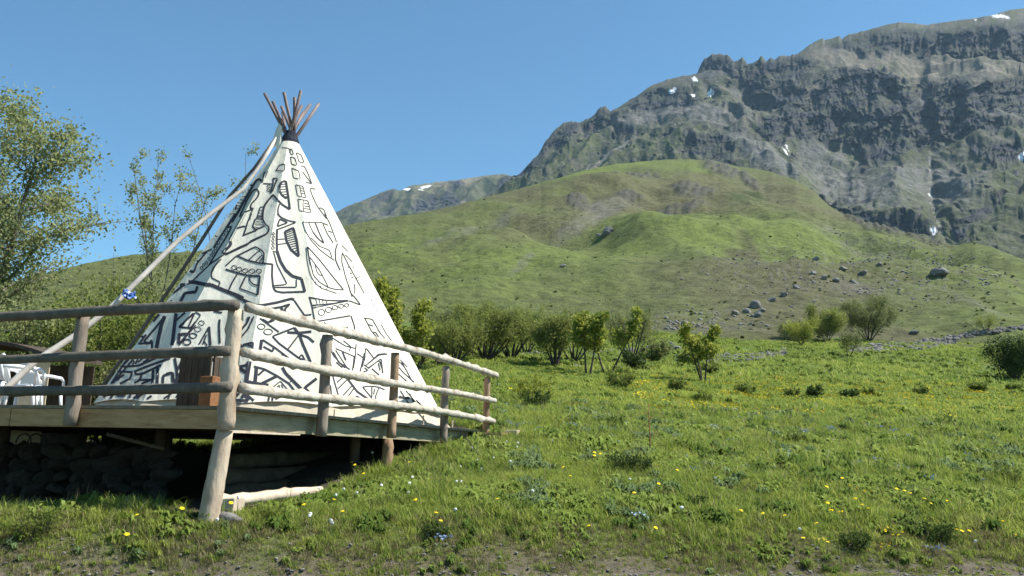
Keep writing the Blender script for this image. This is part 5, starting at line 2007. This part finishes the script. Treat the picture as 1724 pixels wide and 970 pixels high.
def rosette(seed, n, L, w, rise):
    R = random.Random(seed)
    V, F_ = [], []
    for k in range(n):
        a = R.uniform(0, 6.283)
        o_ = Vector((math.cos(a), math.sin(a), 0))
        s = Vector((-o_.y, o_.x, R.uniform(-0.4, 0.4))) * (w * R.uniform(0.7, 1.2) / 2)
        l = L * R.uniform(0.5, 1.1)
        z = rise * R.uniform(0.3, 1.2)
        i = len(V)
        p0, p1, p2 = Vector((0, 0, R.uniform(0, z * 0.5))), o_ * l * 0.55 + Vector((0, 0, z)), o_ * l + Vector((0, 0, z * R.uniform(0.3, 0.9)))
        V += [p0 - s * 0.3, p0 + s * 0.3, p1 + s, p1 - s, p2 + s * 0.25, p2 - s * 0.25]
        F_ += [(i, i + 1, i + 2, i + 3), (i + 3, i + 2, i + 4, i + 5)]
    return V, F_


def heads(seed, n, rad, size, h):
    R = random.Random(seed)
    V, F_ = [], []
    for _ in range(n):
        a, r = R.uniform(0, 6.283), rad * math.sqrt(R.random())
        c = Vector((math.cos(a) * r, math.sin(a) * r, h * R.uniform(0.7, 1.2)))
        s = size * R.uniform(0.7, 1.2)
        i = len(V)
        t1 = Vector((1, 0, R.uniform(-0.5, 0.5))) * s
        t2 = Vector((0, 1, R.uniform(-0.7, 0.3))) * s
        V += [c - t1 - t2, c + t1 - t2, c + t1 + t2, c - t1 + t2]
        F_ += [(i, i + 1, i + 2, i + 3)]
        i = len(V)
        V += [c - t1 - Vector((0, 0, s)), c + t1 - Vector((0, 0, s)), c + t1 + Vector((0, 0, s * 0.6)), c - t1 + Vector((0, 0, s * 0.6))]
        F_ += [(i, i + 1, i + 2, i + 3)]
    return V, F_


# order matters: instances pick from the collection by name order
proto('a0_tuft', *tuft(1, 34, 0.15, 0.009, 0.085, 0.6), 'grass_blade')
proto('a1_tuft', *tuft(2, 30, 0.20, 0.008, 0.075, 0.8), 'grass_blade')
proto('a2_tuft', *tuft(3, 40, 0.11, 0.010, 0.10, 0.7), 'grass_blade')
proto('a3_herb', *rosette(4, 16, 0.13, 0.045, 0.07), 'herb_leaf')
proto('a4_herb', *rosette(5, 22, 0.10, 0.030, 0.11), 'herb_leaf')
proto('a5_dry', *tuft(6, 26, 0.10, 0.007, 0.09, 1.1), 'grass_dry')
proto('a6_far', *tuft(7, 26, 0.17, 0.024, 0.22, 0.8), 'grass_blade')
proto('a7_farherb', *rosette(8, 26, 0.18, 0.06, 0.12), 'herb_leaf')
proto('a8_yellow', *heads(9, 6, 0.22, 0.014, 0.17), 'dandelion_yellow')
proto('a9_blue', *heads(10, 12, 0.16, 0.011, 0.13), 'forget_blue')
proto('b1_lime', *tuft(21, 34, 0.13, 0.010, 0.09, 0.8), 'grass_lime')
proto('b2_bluegreen', *rosette(22, 26, 0.11, 0.034, 0.12), 'herb_blue')
proto('b3_deep', *rosette(23, 34, 0.12, 0.034, 0.13), 'herb_deep')
proto('b4_farlime', *tuft(24, 26, 0.16, 0.024, 0.22, 0.8), 'grass_lime')
proto('b5_clover', *rosette(25, 34, 0.08, 0.036, 0.09), 'herb_leaf')
leaf_mat('tussock_leaf', [(0.0, (0.070, 0.088, 0.026)), (0.5, (0.10, 0.120, 0.036)), (1.0, (0.135, 0.15, 0.05))], 0.45, 0.8)
proto('b8_stalk', *tuft(28, 7, 0.30, 0.005, 0.09, 0.35), 'grass_dry')
proto('b7_tussock', *rosette(27, 40, 0.20, 0.07, 0.16), 'tussock_leaf')
_v, _f = rock_verts(0.3, 0.26, 0.2, 901, 1, 0.2)
proto('b6_stone', _v, _f, 'hill_boulder', 3)
proto('b0_white', *heads(11, 1, 0.03, 0.016, 0.18), 'seed_white')


def scatter_group():
    ng = bpy.data.node_groups.new('scatter', 'GeometryNodeTree')
    ng.interface.new_socket('Geometry', in_out='INPUT', socket_type='NodeSocketGeometry')
    ng.interface.new_socket('Geometry', in_out='OUTPUT', socket_type='NodeSocketGeometry')
    gi, go = ng.nodes.new('NodeGroupInput'), ng.nodes.new('NodeGroupOutput')
    ci = ng.nodes.new('GeometryNodeCollectionInfo')
    ci.inputs['Collection'].default_value = PROTO
    ci.inputs['Separate Children'].default_value = True
    ci.inputs['Reset Children'].default_value = True
    ip = ng.nodes.new('GeometryNodeInstanceOnPoints')
    ip.inputs['Pick Instance'].default_value = True

    def named(n, t):
        a = ng.nodes.new('GeometryNodeInputNamedAttribute')
        a.data_type = t
        a.inputs['Name'].default_value = n
        return a.outputs['Attribute']
    ng.links.new(gi.outputs[0], ip.inputs['Points'])
    ng.links.new(ci.outputs[0], ip.inputs['Instance'])
    ng.links.new(named('idx', 'INT'), ip.inputs['Instance Index'])
    er = ng.nodes.new('FunctionNodeEulerToRotation')
    ng.links.new(named('rot', 'FLOAT_VECTOR'), er.inputs[0])
    ng.links.new(er.outputs[0], ip.inputs['Rotation'])
    ng.links.new(named('scl', 'FLOAT'), ip.inputs['Scale'])
    ng.links.new(ip.outputs[0], go.inputs[0])
    return ng


NG = scatter_group()


def scatter(name, pts, idx, scl, label, cat):
    n = len(pts)
    me = bpy.data.meshes.new(name)
    me.vertices.add(n)
    me.vertices.foreach_set('co', np.ascontiguousarray(pts, np.float32).ravel())
    a = me.attributes.new('idx', 'INT', 'POINT')
    a.data.foreach_set('value', np.asarray(idx, np.int32))
    a = me.attributes.new('scl', 'FLOAT', 'POINT')
    a.data.foreach_set('value', np.asarray(scl, np.float32))
    a = me.attributes.new('rot', 'FLOAT_VECTOR', 'POINT')
    r = np.stack([rng.normal(0, 0.12, n), rng.normal(0, 0.12, n), rng.uniform(0, 6.283, n)], 1)
    a.data.foreach_set('vector', r.astype(np.float32).ravel())
    o_ = bpy.data.objects.new(name, me)
    COL.objects.link(o_)
    md = o_.modifiers.new('scatter', 'NODES')
    md.node_group = NG
    return tag(o_, label, cat, None, 'stuff')


def wedge(n, d0, d1, pad=1.12, power=1.0):
    """Random ground points inside the picture's wedge between two distances (evenly spread over the ground)."""
    d = np.sqrt(rng.uniform(d0 ** 2, d1 ** 2, n))
    x = rng.uniform(-1, 1, n) * (PW / 2 / F_PX) * pad * d + 0.02 * d
    return x, d


def under_deck(x, y):
    q = np.stack([x - OC.x, y - OC.y], 1)
    u, v = q @ np.array([RD.x, RD.y]), q @ np.array([LD.x, LD.y])
    # grass does not grow where the platform keeps the light off
    return (u > 0.1) & (u < LEN_R - 0.4) & (v > np.where(u < 2.2, 0.02, 0.25)) & (v < LEN_L + 2)


def keep_ground(x, y, edge=0.12):
    s = y - road_edge(x) + 0.5 * fbm(x * 1.3, y * 1.3, 2, 44)
    return (s > edge) & ~under_deck(x, y)


def lay(name, n, d0, d1, choose, smin, smax, label, cat, pad=1.12, edge=0.12, dens=None):
    x, y = wedge(n, d0, d1, pad)
    k = keep_ground(x, y, edge)
    if dens is not None:
        k &= rng.random(n) < dens(x, y)
    x, y = x[k], y[k]
    z = ground_z(x, y)
    idx = choose(x, y)
    s = rng.uniform(smin, smax, len(x))
    return np.stack([x, y, z], 1), idx, s


def pick_near(x, y):
    n = len(x)
    h, g, q = fbm(x / 1.1, y / 1.5, 3, 205), fbm(x / 2.7, y / 3.4, 3, 206), fbm(x / 0.6, y / 0.8, 2, 208)
    r = rng.random(n)
    idx = np.where(r < 0.3, 0, np.where(r < 0.45, 1, np.where(r < 0.75, 2, 11)))
    idx = np.where((g > 0.05) & (rng.random(n) < 0.55), 11, idx)
    idx = np.where((h > 0.05) & (rng.random(n) < 0.65), np.choose(rng.integers(0, 4, n), [3, 4, 15, 15]), idx)
    idx = np.where((q > 0.27) & (rng.random(n) < 0.5), np.where(fbm(x / 3, y / 3, 2, 210) > 0.0, 12, 13), idx)
    s = y - road_edge(x)
    dry = sstep(1.5, 0.1, s + 0.8 * fbm(x / 1.1, y / 1.1, 2, 207)) * 0.7 + 0.06 + 0.35 * sstep(0.2, 0.5, fbm(x / 2.2, y / 2.2, 3, 209))
    idx = np.where(rng.random(n) < 0.05, 18, idx)
    return np.where(rng.random(n) < dry, 5, idx)


def pick_far(x, y):
    n = len(x)
    h, g = fbm(x / 5, y / 6, 3, 211), fbm(x / 9, y / 14, 3, 212)
    idx = np.where(rng.random(n) < 0.25 + 0.5 * sstep(0.0, 0.4, h), 7, 6)
    idx = np.where(rng.random(n) < 0.2 + 0.6 * sstep(-0.1, 0.3, g), 14, idx)
    return np.where((fbm(x / 1.6, y / 2.6, 2, 214) > 0.3) & (rng.random(n) < 0.6), 13, idx)


def hscale(x, y, s):
    """Patches of taller and shorter grass; trampled near the road."""
    e = sstep(0.0, 1.6, y - road_edge(x))
    return s * (0.55 + 0.45 * e) * (1 + 0.6 * fbm(x / 2.0, y / 2.4, 3, 213) + 0.5 * fbm(x / 0.7, y / 0.9, 2, 215))


A = lay('', 36000, 6.0, 14.5, pick_near, 0.65, 1.3, '', '', edge=0.05)
B = lay('', 30000, 13.5, 24, pick_near, 0.9, 1.6, '', '')
E_ = lay('', 46000, 7.0, 13, lambda x, y: np.choose(rng.integers(0, 4, len(x)), [5, 5, 2, 11]), 0.3, 0.65, '', '', edge=-0.28, dens=lambda x, y: sstep(2.2, 0.4, y - road_edge(x)))
C_ = lay('', 26000, 22, 46, pick_far, 0.7, 1.25, '', '')
D_ = lay('', 20000, 44, 97, pick_far, 1.0, 2.0, '', '')
pts = np.concatenate([A[0], B[0], C_[0], D_[0], E_[0]])
idx = np.concatenate([A[1], B[1], C_[1], D_[1], E_[1]])
scl = np.concatenate([A[2], B[2], C_[2], D_[2], E_[2]])
scl = hscale(pts[:, 0], pts[:, 1], scl)
scatter('meadow_grass', pts, idx, scl, 'short green grass and leafy herbs covering the meadow', 'grass')


# dark tussocks, juniper mats and loose stones on the hillside
hX, hY, hZ, hPX, hPY, hRZ, hR = (a.ravel() for a in HILL_GRID)
tus = sstep(0.0, 0.45, fbm(hPX / 38, hPY / 14, 3, 231) + 0.15 * hRZ) * sstep(620, 200, hR) + 0.2 * hRZ + 0.05
w = tus * np.where((hPX > -60) & (hPX < 1790) & (hPY > 330), 1, 0)
pick = rng.choice(len(hX), 3600, p=w / w.sum())
sc = (0.4 + 1.7 * rng.random(3600) ** 4) * (0.7 + hR[pick] / 600)
jx, jy = rng.normal(0, 0.4, 3600), rng.normal(0, 0.4, 3600)
scatter('hill_tussocks', np.stack([hX[pick] + jx, hY[pick] + jy, hZ[pick] - 0.05], 1), np.full(3600, 17), sc, 'dark tussocks and low mats dotted over the green hill', 'tussocks')
w = (hRZ ** 2 + 0.01) * np.where((hPX > 700) & (hPX < 1790) & (hPY > 400), 1, 0) * sstep(-0.1, 0.35, fbm(hPX / 22, hPY / 9, 3, 233))
pick = rng.choice(len(hX), 1500, p=w / w.sum())
scatter('hill_stones', np.stack([hX[pick], hY[pick], hZ[pick]], 1), np.full(1500, 16), rng.uniform(0.35, 1.2, 1500) ** 2.5, 'loose grey stones strewn over the lower slopes', 'stones')


def drift(cx, cy, rx, ry):
    c = cast(cx, cy)
    return lambda x, y: np.exp(-((x - c.x) / rx) ** 2 - ((y - c.y) / ry) ** 2)


ylw = [drift(1300, 668, 7, 6), drift(1230, 690, 4, 3), drift(1420, 660, 8, 8), drift(1600, 660, 6, 8), drift(1180, 700, 2, 2), drift(1450, 880, 2.0, 1.2), drift(1380, 850, 1.5, 1.0), drift(1560, 925, 1.2, 0.6), drift(1330, 830, 2, 1.5), drift(1000, 785, 0.6, 0.6)]
YF = lay('', 26000, 8, 60, lambda x, y: np.full(len(x), 8), 0.6, 1.1, '', '', dens=lambda x, y: np.clip(0.014 + 0.5 * np.maximum.reduce([f(x, y) for f in ylw]) * (fbm(x / 2.5, y / 2.5, 3, 221) > -0.08), 0, 0.9) * np.where(y < 16, 0.25, 1))
scatter('yellow_flowers', YF[0], YF[1], YF[2] * np.where(YF[0][:, 1] > 22, 1.15, 0.8), 'countless small yellow flowers drifting through the meadow', 'flowers')
blu = [drift(1180, 715, 3.5, 3), drift(1030, 712, 2, 1.6), drift(935, 740, 1.2, 0.8), drift(1250, 770, 2.5, 1.5), drift(1450, 745, 3, 2), drift(870, 720, 1.6, 1.2)]
BF = lay('', 9000, 9, 36, lambda x, y: np.full(len(x), 9), 0.7, 1.2, '', '', dens=lambda x, y: np.clip(0.006 + 0.55 * np.maximum.reduce([f(x, y) for f in blu]) * (fbm(x / 1.2, y / 1.2, 3, 223) > 0.0), 0, 0.8))
scatter('blue_flowers', BF[0], BF[1], BF[2], 'hazy patches of tiny blue flowers in the grass', 'flowers')

# single dandelions in flower and in seed, near enough to tell apart
R = random.Random(77)


def dandelion(px, py, white, group):
    b = cast(px, py)
    if b is None or b.y > 19:
        return
    t = empty('dandelion', tuple(b), ('white dandelion seed head ' if white else 'yellow dandelion in bloom ') + ('in the grass by the corner leg' if px < 420 else 'on the grassy slope below the railing' if px < 880 else 'low in the picture near the gravel road' if py > 885 else 'in the open meadow right of the platform'), 'flower', group)
    h = R.uniform(0.13, 0.21)
    top = b + Vector((R.uniform(-0.03, 0.03), R.uniform(-0.03, 0.03), h))
    mb = MB().tube([b, b.lerp(top, 0.5) + Vector((0.008, 0, 0)), top], [0.004, 0.0035, 0.003], 4)
    mb.build('stem', 'flower_stem', t)
    hd = MB()
    if white:
        vs, fs = rock_verts(0.022, 0.022, 0.022, R.randrange(9999), 1, 0.2)
        hd.v, hd.f = [v + top for v in vs], fs
    else:
        tl = Vector((R.uniform(-0.4, 0.4), R.uniform(-0.7, 0.1), 1)).normalized()
        a1 = tl.cross(Vector((1, 0.2, 0))).normalized()
        a2 = tl.cross(a1)
        hd.v = [top + tl * 0.012]
        for i in range(10):
            an = i * 0.6283
            hd.v.append(top + (a1 * math.cos(an) + a2 * math.sin(an)) * (0.027 if i % 2 else 0.021) + tl * 0.004)
        hd.v.append(top - tl * 0.008)
        hd.f = [(0, 1 + i, 1 + (i + 1) % 10) for i in range(10)] + [(11, 1 + (i + 1) % 10, 1 + i) for i in range(10)]
    hd.build('head', 'seed_white' if white else 'dandelion_yellow', t)


for px, py in ((213, 935), (226, 897), (302, 885), (610, 822), (696, 862), (578, 883), (730, 885), (840, 870), (745, 905), (558, 862), (505, 880), (384, 878), (1108, 915), (1282, 895), (1325, 895), (1392, 875), (1440, 862), (1448, 868), (1395, 845), (1600, 862), (1555, 860), (1520, 845), (1510, 842), (1570, 865), (1630, 920),
              (1622, 918), (1612, 920), (1716, 930), (1390, 942), (1140, 812), (1010, 785), (1003, 782), (1000, 790), (958, 818), (950, 805), (1105, 838), (990, 912), (1250, 880), (1380, 900), (1690, 905), (1460, 880), (1350, 930), (1535, 855), (1420, 830), (690, 800), (592, 800), (598, 806), (1065, 855)):
    dandelion(px, py, False, 'yellow dandelions in the near grass')
for px, py in ((560, 855), (525, 890), (520, 898), (553, 912), (555, 908), (398, 870), (410, 868), (688, 842), (690, 848), (640, 842), (580, 845), (600, 850), (690, 830), (775, 802), (760, 812), (755, 805), (805, 798), (812, 810), (830, 790), (765, 835), (775, 830), (770, 890), (365, 905), (628, 785), (1203, 828), (1060, 825), (1145, 885),
              (1350, 915), (1402, 752), (900, 855), (870, 765), (868, 770), (855, 800), (1150, 880), (1158, 790), (540, 840), (795, 770), (850, 760), (1640, 930)):
    dandelion(px, py, True, 'white dandelion seed heads in the near grass')

# pebbles lying on the track and its verge
V, F_ = [], []
protos = [rock_verts(1, 1, 0.6, 60 + i, 1, 0.25) for i in range(5)]
for _ in range(3200):
    x = R.uniform(-6, 9)
    y = float(road_edge(x)) + R.uniform(-1.3, 0.45)
    s = 0.007 + 0.024 * R.random() ** 3
    vs, fs = R.choice(protos)
    o_ = len(V)
    h = GROUND_BVH.ray_cast(Vector((x, y, 5)), Vector((0, 0, -1)))
    p = Vector((x, y, h[0].z + 0.012 + s * 0.3))
    V += [v * s + p for v in vs]
    F_ += [tuple(k + o_ for k in f) for f in fs]
tag(link('pebbles', mesh('pebbles', V, F_), 'field_stone'), 'loose grey pebbles along the edge of the gravel road', 'pebbles', None, 'stuff')

# ------------------------------------------------------------------ air
hm = bpy.data.materials.new('haze_air')
hm.use_nodes = True
hm.node_tree.nodes.clear()
pvn = hm.node_tree.nodes.new('ShaderNodeVolumePrincipled')
pvn.inputs['Color'].default_value = (0.50, 0.74, 1.0, 1)
pvn.inputs['Density'].default_value = 0.00006
pvn.inputs['Anisotropy'].default_value = 0.2
ho = hm.node_tree.nodes.new('ShaderNodeOutputMaterial')
hm.node_tree.links.new(pvn.outputs[0], ho.inputs['Volume'])
MATS['haze_air'] = hm
lo, hi = np.full(3, 1e9), np.full(3, -1e9)
for o_ in (ground_o, hill_o, mountain_o, far_o):
    co = np.empty(len(o_.data.vertices) * 3, np.float32)
    o_.data.vertices.foreach_get('co', co)
    co = co.reshape(-1, 3)
    lo, hi = np.minimum(lo, co.min(0)), np.maximum(hi, co.max(0))
lo, hi = lo - (60, 60, 1.0), hi + (60, 60, 15)
mb = MB().box(tuple((lo + hi) / 2), (1, 0, 0), (0, 1, 0), (0, 0, 1), *(hi - lo))
o = mb.build('haze', 'haze_air')
tag(o, kind='stuff')
